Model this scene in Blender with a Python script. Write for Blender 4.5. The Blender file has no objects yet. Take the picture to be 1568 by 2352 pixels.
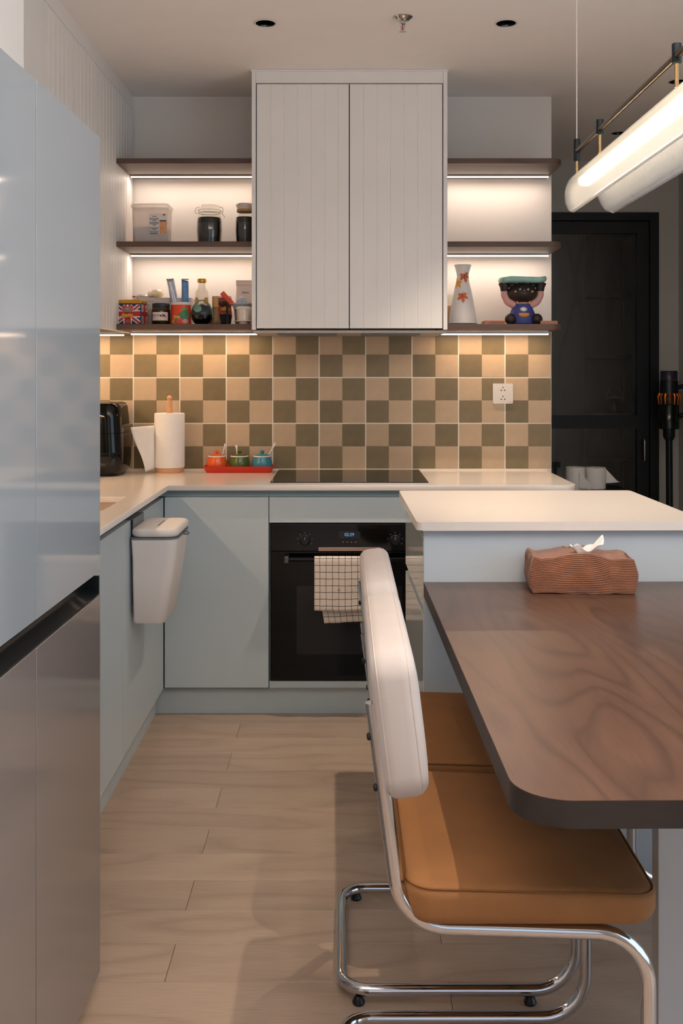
import bpy, bmesh, math, random
from mathutils import Vector, Matrix, noise
R = math.radians
PI = math.pi
SC = bpy.context.scene
COL = SC.collection
random.seed(7)

# ------------------------------------------------------------------ camera
HC = 1.307                                  # eye height
FPX, U0, V0 = 2346.0, 790.0, 855.0          # focal length and horizon in photo pixels (frame 1568 x 2352)
cam_d = bpy.data.cameras.new('camera')
cam = bpy.data.objects.new('camera', cam_d)
COL.objects.link(cam)
cam.location = (0, 0, HC)
cam.rotation_euler = (R(90), 0, 0)
cam_d.sensor_fit = 'AUTO'
cam_d.sensor_width = 36
cam_d.lens = 36 * FPX / 2352
cam_d.shift_x = -(U0 - 784) / 2352
cam_d.shift_y = -(1176 - V0) / 2352
cam_d.clip_start = 0.05
SC.camera = cam

# ------------------------------------------------------------------ world, window light, exposure
SC.view_settings.view_transform = 'Standard'
SC.view_settings.look = 'None'
SC.view_settings.gamma = 1
SC.view_settings.use_curve_mapping = False
SC.view_settings.exposure = -0.1
world = bpy.data.worlds.new('world')
SC.world = world
world.use_nodes = True
world.node_tree.nodes['Background'].inputs[0].default_value = (0.50, 0.66, 0.90, 1)
world.node_tree.nodes['Background'].inputs[1].default_value = 1.0
SC.cycles.max_bounces = 10
SC.cycles.use_denoising = True
SC.cycles.sample_clamp_indirect = 4.0


def area_light(name, loc, rot, sx, sy, power, col, parent=None, spread=None):
    d = bpy.data.lights.new(name, 'AREA')
    d.shape = 'RECTANGLE'
    d.size, d.size_y = sx, sy
    d.energy = power
    d.color = col
    if spread:
        d.spread = spread
    o = bpy.data.objects.new(name, d)
    COL.objects.link(o)
    o.location = loc
    o.rotation_euler = rot
    o.parent = parent
    return o


DAY = (0.72, 0.87, 1.0)
WARM = (1.0, 0.82, 0.70)
AMBER = (1.0, 0.68, 0.42)
# daylight from the glazed end of the room behind the camera
area_light('window_daylight', (0.55, -2.74, 1.25), (R(90), 0, 0), 2.3, 2.1, 5, (1.0, .95, .9))
area_light('side_window_daylight', (1.88, 1.2, 1.25), (R(90), 0, R(90)), 2.2, 2.1, 22, DAY)
# added unseen fill, thrown up to brighten the ceiling; no known lamp
area_light('ceiling_fill_light', (0.3, 0.6, 2.05), (R(180), 0, 0), 2.6, 1.2, 64, (1.0, .89, .83))
P_SHELF, P_UNDER, P_DOWN, P_PEND = 0.85, 1.0, 98.0, 2.2


# ------------------------------------------------------------------ helpers
def PX(u, Y): return (u - U0) * Y / FPX
def PZ(v, Y): return HC - (v - V0) * Y / FPX


def lin(c):
    return tuple(((x / 255) / 12.92 if x / 255 <= 0.04045 else ((x / 255 + 0.055) / 1.055) ** 2.4) for x in c)


class NT:
    def __init__(self, m):
        m.use_nodes = True
        self.t = m.node_tree
        self.b = self.t.nodes['Principled BSDF']
        self.out = self.t.nodes['Material Output']

    def n(self, typ, ins=None, **kw):
        nd = self.t.nodes.new(typ)
        for k, v in kw.items():
            setattr(nd, k, v)
        for k, v in (ins or {}).items():
            if isinstance(v, bpy.types.NodeSocket):
                self.t.links.new(v, nd.inputs[k])
            else:
                nd.inputs[k].default_value = v
        return nd

    def link(self, a, b):
        self.t.links.new(a, b)

    def math(self, op, a, b=0.0, c=0.0):
        nd = self.t.nodes.new('ShaderNodeMath')
        nd.operation = op
        for i, v in enumerate((a, b, c)):
            if isinstance(v, bpy.types.NodeSocket):
                self.t.links.new(v, nd.inputs[i])
            else:
                nd.inputs[i].default_value = v
        return nd.outputs[0]

    def mix(self, f, a, b):
        nd = self.t.nodes.new('ShaderNodeMix')
        nd.data_type = 'RGBA'
        for k, v in ((0, f), (6, a), (7, b)):
            if isinstance(v, bpy.types.NodeSocket):
                self.t.links.new(v, nd.inputs[k])
            else:
                nd.inputs[k].default_value = v if k == 0 else (tuple(v) + (1,) if len(v) == 3 else v)
        return nd.outputs[2]


MATS = {}


def mat(name, c, rough=0.5, metal=0.0, spec=0.5, var=0.04, vscale=8.0, stretch=(1, 1, 1), bump=0.0, bscale=200.0,
        trans=0.0, emit=None, estr=0.0, alpha=1.0, coat=0.0, rand=0.0, sheen=0.0, ior=1.45, sss=0.0):
    """principled material with a soft procedural variation in colour and an optional fine relief"""
    m = bpy.data.materials.new(name)
    N = NT(m)
    lc = lin(c)
    tc = N.n('ShaderNodeTexCoord')
    mp = N.n('ShaderNodeMapping', {'Vector': tc.outputs['Object'], 'Scale': stretch})
    if var > 0:
        no = N.n('ShaderNodeTexNoise', {'Vector': mp.outputs[0], 'Scale': vscale, 'Detail': 4.0})
        a = tuple(max(0, x * (1 - var * 2)) for x in lc)
        b = tuple(min(1, x * (1 + var * 2)) for x in lc)
        col = N.mix(no.outputs['Fac'], a, b)
        if rand > 0:
            oi = N.n('ShaderNodeObjectInfo')
            f = N.math('MULTIPLY_ADD', oi.outputs['Random'], rand * 2, 1 - rand)
            hv = N.n('ShaderNodeHueSaturation', {'Color': col, 'Value': f})
            col = hv.outputs[0]
        N.link(col, N.b.inputs['Base Color'])
    else:
        N.b.inputs['Base Color'].default_value = lc + (1,)
    b = N.b.inputs
    b['Roughness'].default_value = rough
    b['Metallic'].default_value = metal
    b['Specular IOR Level'].default_value = spec
    b['Transmission Weight'].default_value = trans
    b['IOR'].default_value = ior
    b['Alpha'].default_value = alpha
    b['Coat Weight'].default_value = coat
    b['Coat Roughness'].default_value = 0.05
    if sheen:
        b['Sheen Weight'].default_value = sheen
    if sss:
        b['Subsurface Weight'].default_value = sss
        b['Subsurface Radius'].default_value = (.02, .02, .02)
    if emit:
        b['Emission Color'].default_value = lin(emit) + (1,)
        b['Emission Strength'].default_value = estr
    if bump > 0:
        no2 = N.n('ShaderNodeTexNoise', {'Vector': mp.outputs[0], 'Scale': bscale, 'Detail': 3.0})
        bp = N.n('ShaderNodeBump', {'Strength': bump, 'Distance': 0.001, 'Height': no2.outputs['Fac']})
        N.link(bp.outputs[0], b['Normal'])
    MATS[name] = m
    return m


def wood(name, c_dark, c_mid, c_light, axis='X', rough=0.45, scale=1.0, contour=9.0, lines=0.5, rand=0.0, spec=0.5, plank=False):
    """plain-sawn wood: contour lines of a stretched noise, with fine fibres"""
    m = bpy.data.materials.new(name)
    N = NT(m)
    st = {'X': (0.22, 1, 1), 'Y': (1, 0.22, 1), 'Z': (1, 1, 0.22)}[axis]
    tc = N.n('ShaderNodeTexCoord')
    vec = tc.outputs['Object']
    if plank:
        oi = N.n('ShaderNodeObjectInfo')
        off = N.n('ShaderNodeVectorMath', {0: vec, 1: oi.outputs['Location']}, operation='ADD')
        rr = N.math('MULTIPLY', oi.outputs['Random'], 37.0)
        cx = N.n('ShaderNodeCombineXYZ', {'X': rr, 'Y': rr, 'Z': 0.0})
        off2 = N.n('ShaderNodeVectorMath', {0: off.outputs[0], 1: cx.outputs[0]}, operation='ADD')
        vec = off2.outputs[0]
    mp = N.n('ShaderNodeMapping', {'Vector': vec, 'Scale': tuple(s * 3.2 * scale for s in st)})
    big = N.n('ShaderNodeTexNoise', {'Vector': mp.outputs[0], 'Scale': 1.0, 'Detail': 1.5, 'Roughness': 0.4})
    fr = N.math('FRACT', N.math('MULTIPLY', big.outputs['Fac'], contour))
    rp = N.n('ShaderNodeValToRGB', {'Fac': fr})
    e = rp.color_ramp.elements
    e[0].position, e[0].color = 0.0, (1, 1, 1, 1)
    e[1].position, e[1].color = 0.16, (0.25, 0.25, 0.25, 1)
    x = rp.color_ramp.elements.new(0.7)
    x.color = (0, 0, 0, 1)
    x = rp.color_ramp.elements.new(1.0)
    x.color = (0.75, 0.75, 0.75, 1)
    sf = tuple(a * 90 * scale if a < 1 else 190 * scale for a in st)
    sf = tuple((9 if a < 1 else 240) * scale for a in st)
    mp2 = N.n('ShaderNodeMapping', {'Vector': vec, 'Scale': sf})
    fib = N.n('ShaderNodeTexNoise', {'Vector': mp2.outputs[0], 'Scale': 1.0, 'Detail': 4.0, 'Roughness': 0.65})
    mp3 = N.n('ShaderNodeMapping', {'Vector': vec, 'Scale': tuple(s * 6 * scale for s in st)})
    blo = N.n('ShaderNodeTexNoise', {'Vector': mp3.outputs[0], 'Scale': 2.0, 'Detail': 3.0})
    col = N.mix(blo.outputs['Fac'], lin(c_mid), lin(c_light))
    f = N.math('MULTIPLY', rp.outputs[0], lines)
    col = N.mix(f, col, lin(c_dark))
    f2 = N.math('MULTIPLY', N.math('POWER', fib.outputs['Fac'], 2.0), 0.75)
    col = N.mix(f2, col, lin(c_dark))
    if rand > 0:
        oi2 = N.n('ShaderNodeObjectInfo')
        f3 = N.math('MULTIPLY_ADD', oi2.outputs['Random'], rand * 2, 1 - rand)
        hv = N.n('ShaderNodeHueSaturation', {'Color': col, 'Value': f3})
        col = hv.outputs[0]
    N.link(col, N.b.inputs['Base Color'])
    N.b.inputs['Roughness'].default_value = rough
    N.b.inputs['Specular IOR Level'].default_value = spec
    bp = N.n('ShaderNodeBump', {'Strength': 0.12, 'Distance': 0.0006, 'Height': fib.outputs['Fac']})
    N.link(bp.outputs[0], N.b.inputs['Normal'])
    MATS[name] = m
    return m


def rrect(x0, x1, y0, y1, r, n=6):
    """rounded rectangle outline, counter-clockwise; r is one radius or four (x0y0, x1y0, x1y1, x0y1)"""
    rs = r if isinstance(r, (tuple, list)) else (r,) * 4
    out = []
    for (cx, cy, a0), q in zip(((x0, y0, 180), (x1, y0, 270), (x1, y1, 0), (x0, y1, 90)), rs):
        if q <= 0:
            out.append((cx, cy))
            continue
        ox = cx + q if cx == x0 else cx - q
        oy = cy + q if cy == y0 else cy - q
        for k in range(n + 1):
            a = R(a0 + 90 * k / n)
            out.append((ox + q * math.cos(a), oy + q * math.sin(a)))
    return out


def fillet(pts, rad, n=7):
    pts = [Vector(p) for p in pts]
    rs = rad if isinstance(rad, (list, tuple)) else [rad] * len(pts)
    out = [pts[0]]
    for i in range(1, len(pts) - 1):
        a, b, c = pts[i - 1], pts[i], pts[i + 1]
        d1, d2 = (a - b).normalized(), (c - b).normalized()
        ang = d1.angle(d2)
        if ang > PI - 0.01 or rs[i] <= 0:
            out.append(b)
            continue
        t = min(rs[i] / math.tan(ang / 2), (a - b).length * 0.499, (c - b).length * 0.499)
        q = t * math.tan(ang / 2)
        cen = b + (d1 + d2).normalized() * (q / math.sin(ang / 2))
        v1, v2 = (b + d1 * t) - cen, (b + d2 * t) - cen
        tot = v1.angle(v2)
        for k in range(n + 1):
            s = k / n
            out.append(cen + (v1 * math.sin((1 - s) * tot) + v2 * math.sin(s * tot)) / math.sin(tot))
    out.append(pts[-1])
    return out


class B:
    """collects shapes into one mesh"""
    def __init__(self):
        self.bm = bmesh.new()
        self.wn = False

    def _take(self, t, mi=0, mx=None):
        if mx is not None:
            bmesh.ops.transform(t, matrix=mx, verts=t.verts)
        bmesh.ops.recalc_face_normals(t, faces=t.faces)
        for f in t.faces:
            f.material_index = mi
        me = bpy.data.meshes.new('tmp')
        t.to_mesh(me)
        t.free()
        self.bm.from_mesh(me)
        bpy.data.meshes.remove(me)
        return self

    def box(self, x0, x1, y0, y1, z0, z1, bev=0.0, seg=2, mi=0, mx=None):
        t = bmesh.new()
        bmesh.ops.create_cube(t, size=1)
        for v in t.verts:
            v.co = Vector((x0 + (v.co.x + .5) * (x1 - x0), y0 + (v.co.y + .5) * (y1 - y0), z0 + (v.co.z + .5) * (z1 - z0)))
        if bev > 0:
            self.wn = True
            bmesh.ops.bevel(t, geom=list(t.edges), offset=bev, segments=seg, affect='EDGES', profile=0.5)
        return self._take(t, mi, mx)

    def prism(self, outline, z0, z1, bev=0.0, seg=3, mi=0, mx=None, top_scale=None):
        t = bmesh.new()
        lo = [t.verts.new((p[0], p[1], z0)) for p in outline]
        hi = [t.verts.new((p[0], p[1], z1)) for p in outline]
        if top_scale:
            cx = sum(p[0] for p in outline) / len(outline)
            cy = sum(p[1] for p in outline) / len(outline)
            for v in hi:
                v.co.x = cx + (v.co.x - cx) * top_scale
                v.co.y = cy + (v.co.y - cy) * top_scale
        n = len(outline)
        t.faces.new(list(reversed(lo)))
        t.faces.new(hi)
        for i in range(n):
            t.faces.new((lo[i], lo[(i + 1) % n], hi[(i + 1) % n], hi[i]))
        if bev > 0:
            self.wn = True
            es = [e for e in t.edges if abs(e.verts[0].co.z - e.verts[1].co.z) < 1e-6]
            bmesh.ops.bevel(t, geom=es, offset=bev, segments=seg, affect='EDGES', profile=0.5)
        return self._take(t, mi, mx)

    def lathe(self, prof, seg=28, c=(0, 0, 0), mi=0, mx=None, sx=1.0, sy=1.0, arc=None):
        t = bmesh.new()
        rings = []
        for r, z in prof:
            if r < 1e-6:
                rings.append([t.verts.new((0, 0, z))])
            else:
                rings.append([t.verts.new((r * sx * math.cos(2 * PI * k / seg), r * sy * math.sin(2 * PI * k / seg), z)) for k in range(seg)])
        for a, b in zip(rings, rings[1:]):
            for k in range(seg):
                k2 = (k + 1) % seg
                if len(a) == 1 and len(b) == 1:
                    continue
                if len(a) == 1:
                    t.faces.new((a[0], b[k], b[k2]))
                elif len(b) == 1:
                    t.faces.new((a[k], a[k2], b[0]))
                else:
                    t.faces.new((a[k], a[k2], b[k2], b[k]))
        m = Matrix.Translation(c)
        if mx is not None:
            m = m @ mx
        return self._take(t, mi, m)

    def tube(self, pts, r, seg=10, mi=0, closed=False, cap=True, mx=None):
        pts = [Vector(p) for p in pts]
        q = [pts[0]]
        for p in pts[1:]:
            if (p - q[-1]).length > 1e-5:
                q.append(p)
        pts = q
        n = len(pts)
        rf = r if callable(r) else (lambda s: r)
        t = bmesh.new()
        tan = []
        for i in range(n):
            if closed:
                d = pts[(i + 1) % n] - pts[i - 1]
            else:
                d = pts[min(i + 1, n - 1)] - pts[max(i - 1, 0)]
            tan.append(d.normalized())
        up = Vector((0, 0, 1)) if abs(tan[0].z) < 0.9 else Vector((1, 0, 0))
        nr = tan[0].cross(up).normalized()
        rings = []
        for i in range(n):
            nr = (nr - tan[i] * nr.dot(tan[i])).normalized()
            bi = tan[i].cross(nr)
            rr = rf(i / max(1, n - 1))
            rings.append([t.verts.new(pts[i] + (nr * math.cos(2 * PI * k / seg) + bi * math.sin(2 * PI * k / seg)) * rr) for k in range(seg)])
        for i in range(n if closed else n - 1):
            a, b = rings[i], rings[(i + 1) % n]
            for k in range(seg):
                t.faces.new((a[k], a[(k + 1) % seg], b[(k + 1) % seg], b[k]))
        if cap and not closed:
            t.faces.new(list(reversed(rings[0])))
            t.faces.new(rings[-1])
        return self._take(t, mi, mx)

    def ball(self, c, r, mi=0, u=20, v=12, mx=None):
        t = bmesh.new()
        bmesh.ops.create_uvsphere(t, u_segments=u, v_segments=v, radius=1)
        rr = r if isinstance(r, (tuple, list)) else (r, r, r)
        m = Matrix.Translation(c) @ (mx or Matrix()) @ Matrix.Diagonal((*rr, 1))
        return self._take(t, mi, m)

    def sheet(self, f, nu, nv, mi=0, mx=None):
        """open surface: f(s, t) with s, t in 0..1"""
        t = bmesh.new()
        vs = [[t.verts.new(f(i / nu, j / nv)) for j in range(nv + 1)] for i in range(nu + 1)]
        for i in range(nu):
            for j in range(nv):
                t.faces.new((vs[i][j], vs[i + 1][j], vs[i + 1][j + 1], vs[i][j + 1]))
        return self._take(t, mi, mx)

    def poly(self, pts, mi=0, mx=None):
        t = bmesh.new()
        t.faces.new([t.verts.new(p) for p in pts])
        if mx is not None:
            bmesh.ops.transform(t, matrix=mx, verts=t.verts)
        for f in t.faces:
            f.material_index = mi
        me = bpy.data.meshes.new('tmp')
        t.to_mesh(me)
        t.free()
        self.bm.from_mesh(me)
        bpy.data.meshes.remove(me)
        return self

    def warp(self, fn):
        for v in self.bm.verts:
            v.co = Vector(fn(v.co))
        return self

    def cut(self, n=2):
        bmesh.ops.subdivide_edges(self.bm, edges=list(self.bm.edges), cuts=n, use_grid_fill=True)
        return self

    def obj(self, name, mats, parent=None, smooth=40, loc=None, rot=None):
        me = bpy.data.meshes.new(name)
        self.bm.to_mesh(me)
        self.bm.free()
        for m in (mats if isinstance(mats, (list, tuple)) else [mats]):
            me.materials.append(m)
        if smooth:
            me.polygons.foreach_set('use_smooth', [True] * len(me.polygons))
            me.set_sharp_from_angle(angle=R(smooth))
        o = bpy.data.objects.new(name, me)
        COL.objects.link(o)
        if smooth and self.wn:
            wm = o.modifiers.new('normals', 'WEIGHTED_NORMAL')
            wm.keep_sharp = True
            wm.weight = 60
        if parent is not None:
            o.parent = parent
        if loc:
            o.location = loc
        if rot:
            o.rotation_euler = rot
        return o


def plate(name, outlines, z0, z1, m, bev=0.0, parent=None):
    """flat slab with holes: first outline is the rim, the rest are holes"""
    cu = bpy.data.curves.new(name, 'CURVE')
    cu.dimensions = '2D'
    cu.fill_mode = 'BOTH'
    cu.extrude = (z1 - z0) / 2 - bev
    cu.bevel_depth = bev
    cu.bevel_resolution = 2
    cu.offset = -bev
    for ol in outlines:
        sp = cu.splines.new('POLY')
        sp.points.add(len(ol) - 1)
        for p, q in zip(sp.points, ol):
            p.co = (q[0], q[1], 0, 1)
        sp.use_cyclic_u = True
    tmp = bpy.data.objects.new('tmp', cu)
    COL.objects.link(tmp)
    dg = bpy.context.evaluated_depsgraph_get()
    me = bpy.data.meshes.new_from_object(tmp.evaluated_get(dg))
    bpy.data.objects.remove(tmp)
    bpy.data.curves.remove(cu)
    me.name = name
    me.materials.clear()
    me.materials.append(m)
    for v in me.vertices:
        v.co.z += (z0 + z1) / 2
    o = bpy.data.objects.new(name, me)
    COL.objects.link(o)
    o.parent = parent
    return o


def thing(name, label, cat, loc=(0, 0, 0), rotz=0.0, group=None):
    o = bpy.data.objects.new(name, None)
    COL.objects.link(o)
    o.empty_display_size = 0.05
    o.location = loc
    o.rotation_euler = (0, 0, rotz)
    return tag(o, label, cat, group)


def tag(o, label, cat, group=None):
    o['label'] = label
    o['category'] = cat
    if group:
        o['group'] = group
    return o


def struct(o):
    o['kind'] = 'structure'
    return o


def text(name, body, size, m, parent, loc, rot=(R(90), 0, 0), ext=0.0002, align='CENTER', sx=1.0):
    cu = bpy.data.curves.new(name, 'FONT')
    cu.body = body
    cu.size = size
    cu.extrude = ext
    cu.align_x = align
    cu.align_y = 'CENTER'
    cu.materials.append(m)
    tmp = bpy.data.objects.new('tmp', cu)
    COL.objects.link(tmp)
    me = bpy.data.meshes.new_from_object(tmp.evaluated_get(bpy.context.evaluated_depsgraph_get()))
    bpy.data.objects.remove(tmp)
    bpy.data.curves.remove(cu)
    me.name = name
    o = bpy.data.objects.new(name, me)
    COL.objects.link(o)
    o.parent = parent
    o.location = loc
    o.rotation_euler = rot
    o.scale = (sx, 1, 1)
    return o


def copy_thing(root, loc, rotz, label, group=None):
    """a copy of a thing, its parts and their sub-parts"""
    c = root.copy()
    COL.objects.link(c)
    c.location = loc
    c.rotation_euler = (0, 0, rotz)
    c['label'] = label
    if group:
        c['group'] = group

    def rec(src, dst):
        for ch in [x for x in bpy.data.objects if x.parent == src]:
            k = ch.copy()
            COL.objects.link(k)
            k.parent = dst
            rec(ch, k)
    rec(root, c)
    return c


def grooved(x0, x1, t, z0, z1, first, pitch, gw=0.005, gd=0.003, mx=None):
    """a board with routed vertical V-grooves in its front (-y) face; back at y = t"""
    ol = [(x0, 0)]
    x = first
    while x < x1 - 0.012:
        if x > x0 + 0.012:
            ol += [(x - gw / 2, 0), (x, gd), (x + gw / 2, 0)]
        x += pitch
    ol += [(x1, 0), (x1, t), (x0, t)]
    return B().prism(ol, z0, z1, mx=mx)


# ------------------------------------------------------------------ materials
m_paint = mat('wall_paint', (226, 220, 212), 0.85, var=0.015, bump=0.08, bscale=350)
m_ceil = mat('ceiling_paint', (244, 238, 233), 0.9, var=0.015, bump=0.06, bscale=300)
m_far = mat('far_wall_paint', (196, 194, 186), 0.85, var=0.02, bump=0.08, bscale=300)
m_cab = mat('white_lacquer', (234, 230, 224), 0.5, var=0.015)
m_cabside = mat('white_side_lacquer', (234, 230, 225), 0.45, var=0.015)
m_blue = mat('pale_blue_lacquer', (192, 205, 210), 0.38, var=0.02, vscale=3)
m_bluegl = mat('pale_blue_gloss_lacquer', (190, 200, 204), 0.10, var=0.01)
m_legp = mat('table_leg_grey', (176, 178, 178), 0.5, var=0.015)
m_blue_dark = mat('blue_grip_channel_shade', (150, 172, 178), 0.5, var=0.03)  # door blue darkened: shade of the recess put into the colour
m_isl = mat('island_blue_lacquer', (196, 206, 212), 0.4, var=0.02)
m_cnt = mat('white_quartz', (232, 222, 212), 0.16, var=0.012, vscale=60)
m_cnt2 = mat('white_quartz_matte', (226, 218, 209), 0.32, var=0.012, vscale=60)
m_tl = mat('tile_sand', (192, 168, 138), 0.42, var=0.07, vscale=22, bump=0.25, bscale=90, rand=0.06)
m_td = mat('tile_olive', (124, 110, 80), 0.42, var=0.12, vscale=22, bump=0.25, bscale=90, rand=0.10)
m_grout = mat('grout_white', (240, 230, 214), 0.9, var=0.03)
m_shelf = wood('walnut_shelf', (44, 32, 26), (90, 66, 54), (112, 84, 69), 'X', 0.5, 1.6, 7.0, 0.45)
m_table = wood('walnut_table', (38, 27, 23), (86, 62, 51), (110, 82, 67), 'Y', 0.30, 1.3, 16.0, 0.42)
m_tedge = wood('walnut_edge', (26, 22, 20), (44, 36, 32), (54, 45, 40), 'X', 0.5, 2.0, 6.0, 0.5)
m_oak = wood('oak_plank', (122, 102, 86), (182, 158, 136), (198, 176, 155), 'X', 0.36, 1.3, 7.0, 0.34, rand=0.085, plank=True)
m_joint = mat('floor_joint', (104, 86, 70), 0.9)
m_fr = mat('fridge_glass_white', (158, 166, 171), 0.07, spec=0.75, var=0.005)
m_fr2 = mat('fridge_glass_floor_tint', (132, 124, 119), 0.09, spec=0.75, var=0.005)  # brown reflection of the floor put into the lower doors' colour
m_blk = mat('black_gloss', (9, 12, 13), 0.06, var=0, spec=0.45)
m_blks = mat('black_satin', (14, 20, 22), 0.35, var=0.05)
m_blkf = mat('door_black_aluminium', (7, 12, 13), 0.45, var=0.05)
m_ovglass = mat('oven_glass', (6, 8, 9), 0.05, var=0, spec=0.3)
m_ovwin = mat('oven_window', (20, 21, 19), 0.10, var=0)
m_chrome = mat('chrome', (205, 205, 208), 0.09, metal=1.0, var=0)
m_steel = mat('brushed_steel', (170, 168, 165), 0.32, metal=1.0, var=0.05, vscale=30, stretch=(1, 1, 20))
m_sink = mat('sink_steel', (206, 188, 172), 0.42, metal=0.6, var=0.03)
m_steelw = mat('warm_steel', (190, 160, 140), 0.28, metal=1.0, var=0.03)
m_grey = mat('hook_grey_metal', (120, 130, 138), 0.4, metal=0.6, var=0.03)
m_hood = mat('hood_grey', (176, 168, 160), .45, var=.02)
m_brk = mat('bracket_dark_steel', (110, 108, 106), 0.25, metal=1.0, var=0.02)
m_gap = mat('cabinet_gap_shade_grey', (96, 92, 88), 0.6, var=0.02)  # carcass coloured dark to stand in for shade in the door gaps
m_carc = mat('cabinet_gap_shade_teal', (52, 76, 84), 0.6, var=0.02)  # shade between the blue fronts, painted onto the carcass behind
m_gasket = mat('grey_gasket', (108, 116, 122), 0.6)
m_plas = mat('white_plastic', (226, 220, 214), 0.42, var=0.01, sss=0.0)
m_white = mat('white_porcelain', (232, 226, 218), 0.25, var=0.01)
m_seat = mat('ochre_suede', (146, 100, 58), 0.85, var=0.07, vscale=14, bump=0.35, bscale=420)
m_pipe = mat('ochre_piping', (128, 82, 40), 0.85, var=0.06)
m_back = mat('cream_velvet', (190, 182, 177), 0.85, var=0.04, vscale=9, bump=0.2, bscale=500)
m_backp = mat('cream_piping', (196, 184, 176), 0.85, var=0.04)
m_rub = mat('black_rubber', (18, 18, 18), 0.6)
m_paper = mat('paper_white', (236, 232, 226), 0.9, var=0.02, vscale=40, bump=0.3, bscale=160)
m_beech = mat('beech_wood', (214, 160, 116), 0.5, var=0.08, vscale=6, stretch=(1, 1, 6))
m_red = mat('red_lacquer', (206, 58, 40), 0.28, var=0.02)
m_orange = mat('orange_glaze', (226, 98, 40), 0.15, var=0.05, vscale=20)
m_green = mat('green_glaze', (82, 100, 46), 0.15, var=0.08, vscale=20)
m_teal = mat('teal_glaze', (62, 136, 156), 0.15, var=0.05, vscale=20)
m_gold = mat('gold_lid', (206, 158, 62), 0.28, metal=0.9, var=0.03)
m_brass = mat('antique_brass', (168, 140, 96), 0.25, metal=1.0, var=0.03)
m_dkbrass = mat('dark_bronze', (92, 78, 62), 0.28, metal=1.0, var=0.03)
m_conn = mat('black_connector', (20, 32, 36), 0.35, metal=0.5, var=0.03)
m_wire = mat('white_wire', (214, 208, 200), 0.4, metal=0.3, var=0)
m_dark = mat('dark_grounds', (16, 18, 18), 0.6, var=0.2, vscale=90)
m_jar = mat('dark_jar_content', (14, 18, 19), 0.18, var=0.1, vscale=60)
m_rice = mat('white_rice', (232, 226, 220), 0.8, var=0.06, vscale=120, bump=0.4, bscale=260)
m_lbl = mat('label_paper', (232, 222, 214), 0.6, var=0.01)
m_ink = mat('label_ink', (64, 58, 56), 0.7, var=0)
m_inkl = mat('label_grey', (172, 164, 160), 0.7, var=0)
m_food = mat('label_food', (224, 160, 110), 0.6, var=0.18, vscale=120)
m_redp = mat('print_red', (186, 44, 34), 0.4, var=0.01)
m_bluep = mat('print_navy', (34, 62, 98), 0.4, var=0.01)
m_whp = mat('print_white', (228, 220, 214), 0.4, var=0.01)
m_cook = mat('print_biscuit', (222, 150, 66), 0.5, var=0.12, vscale=160)
m_greenp = mat('print_green', (62, 128, 88), 0.4, var=0.05, vscale=60)
m_orp = mat('print_orange', (224, 78, 44), 0.35, var=0.03)
m_yel = mat('print_yellow', (226, 164, 74), 0.4, var=0.05)
m_pink = mat('print_pink', (226, 160, 156), 0.5, var=0.02)
m_tealp = mat('pot_lid_charcoal', (42, 54, 58), 0.35, var=0.05)
m_sage = mat('sage_silicone', (112, 148, 128), 0.55, var=0.02)
m_bamboo = mat('bamboo', (188, 148, 98), 0.55, var=0.10, vscale=20, stretch=(1, 1, 8))
m_bristle = mat('bamboo_bristle', (150, 112, 74), 0.7, var=0.25, vscale=60, stretch=(8, 8, 1))
m_jbl = mat('juicer_blue', (184, 195, 202), 0.45, var=0.02)
m_bag = mat('kraft_white_bag', (242, 230, 222), 0.8, var=0.03, bump=0.3, bscale=60)
m_sach = mat('sachet_blue', (98, 142, 186), 0.35, var=0.25, vscale=70)
m_sach2 = mat('sachet_silver', (188, 190, 200), 0.3, metal=0.4, var=0.25, vscale=40)
m_noodle = mat('noodle_yellow', (236, 208, 150), 0.7, var=0.2, vscale=90)
m_bear = mat('bear_dark_brown', (46, 34, 28), 0.45, var=0.15, vscale=30)
m_bearp = mat('bear_pink_shirt', (212, 160, 150), 0.55, var=0.05, vscale=30)
m_bearb = mat('bear_blue_overalls', (62, 72, 140), 0.5, var=0.12, vscale=30)
m_beart = mat('bear_teal_tray', (150, 192, 184), 0.4, var=0.15, vscale=40)
m_terra = mat('terracotta_box', (206, 138, 104), 0.7, var=0.05)
m_vase = mat('vase_glaze', (232, 224, 216), 0.3, var=0.02)
m_leaf = mat('painted_leaf_orange', (220, 108, 62), 0.45, var=0.12, vscale=60)
m_leafy = mat('painted_leaf_yellow', (226, 168, 66), 0.45, var=0.08, vscale=60)
m_vein = mat('painted_vein', (70, 44, 34), 0.6, var=0)
m_tissue = mat('tissue_paper', (238, 236, 232), 0.9, var=0.01)
m_ceram = mat('metal_filter', (222, 214, 206), 0.4, metal=0.5, var=0.05, vscale=30)
m_ringt = mat('downlight_rim', (222, 212, 204), 0.5, var=0)
m_vac = mat('vacuum_dark', (26, 30, 34), 0.3, var=0.05)
m_vacp = mat('vacuum_violet', (52, 48, 66), 0.25, var=0.05)
m_vaco = mat('vacuum_copper', (206, 112, 40), 0.3, metal=0.7, var=0.05)
m_dkwood = wood('dark_wardrobe', (70, 62, 58), (128, 118, 110), (144, 134, 126), 'Z', 0.5, 1.2, 6.0, 0.4)
m_socket = mat('socket_black', (22, 18, 16), 0.7, var=0)
m_digit = mat('clock_digit', (20, 40, 60), 0.5, var=0, emit=(110, 185, 255), estr=0.9)
m_disp = mat('display_panel', (30, 32, 32), 0.12, var=0)
m_bulb = mat('lamp_disc', (255, 230, 200), 0.5, var=0, emit=(255, 214, 168), estr=1.0)
m_led = mat('led_diffuser', (255, 235, 210), 0.5, var=0, emit=(255, 226, 200), estr=10.0)
m_pled = mat('pendant_led', (255, 240, 215), 0.5, var=0, emit=(255, 232, 196), estr=30.0)


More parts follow.
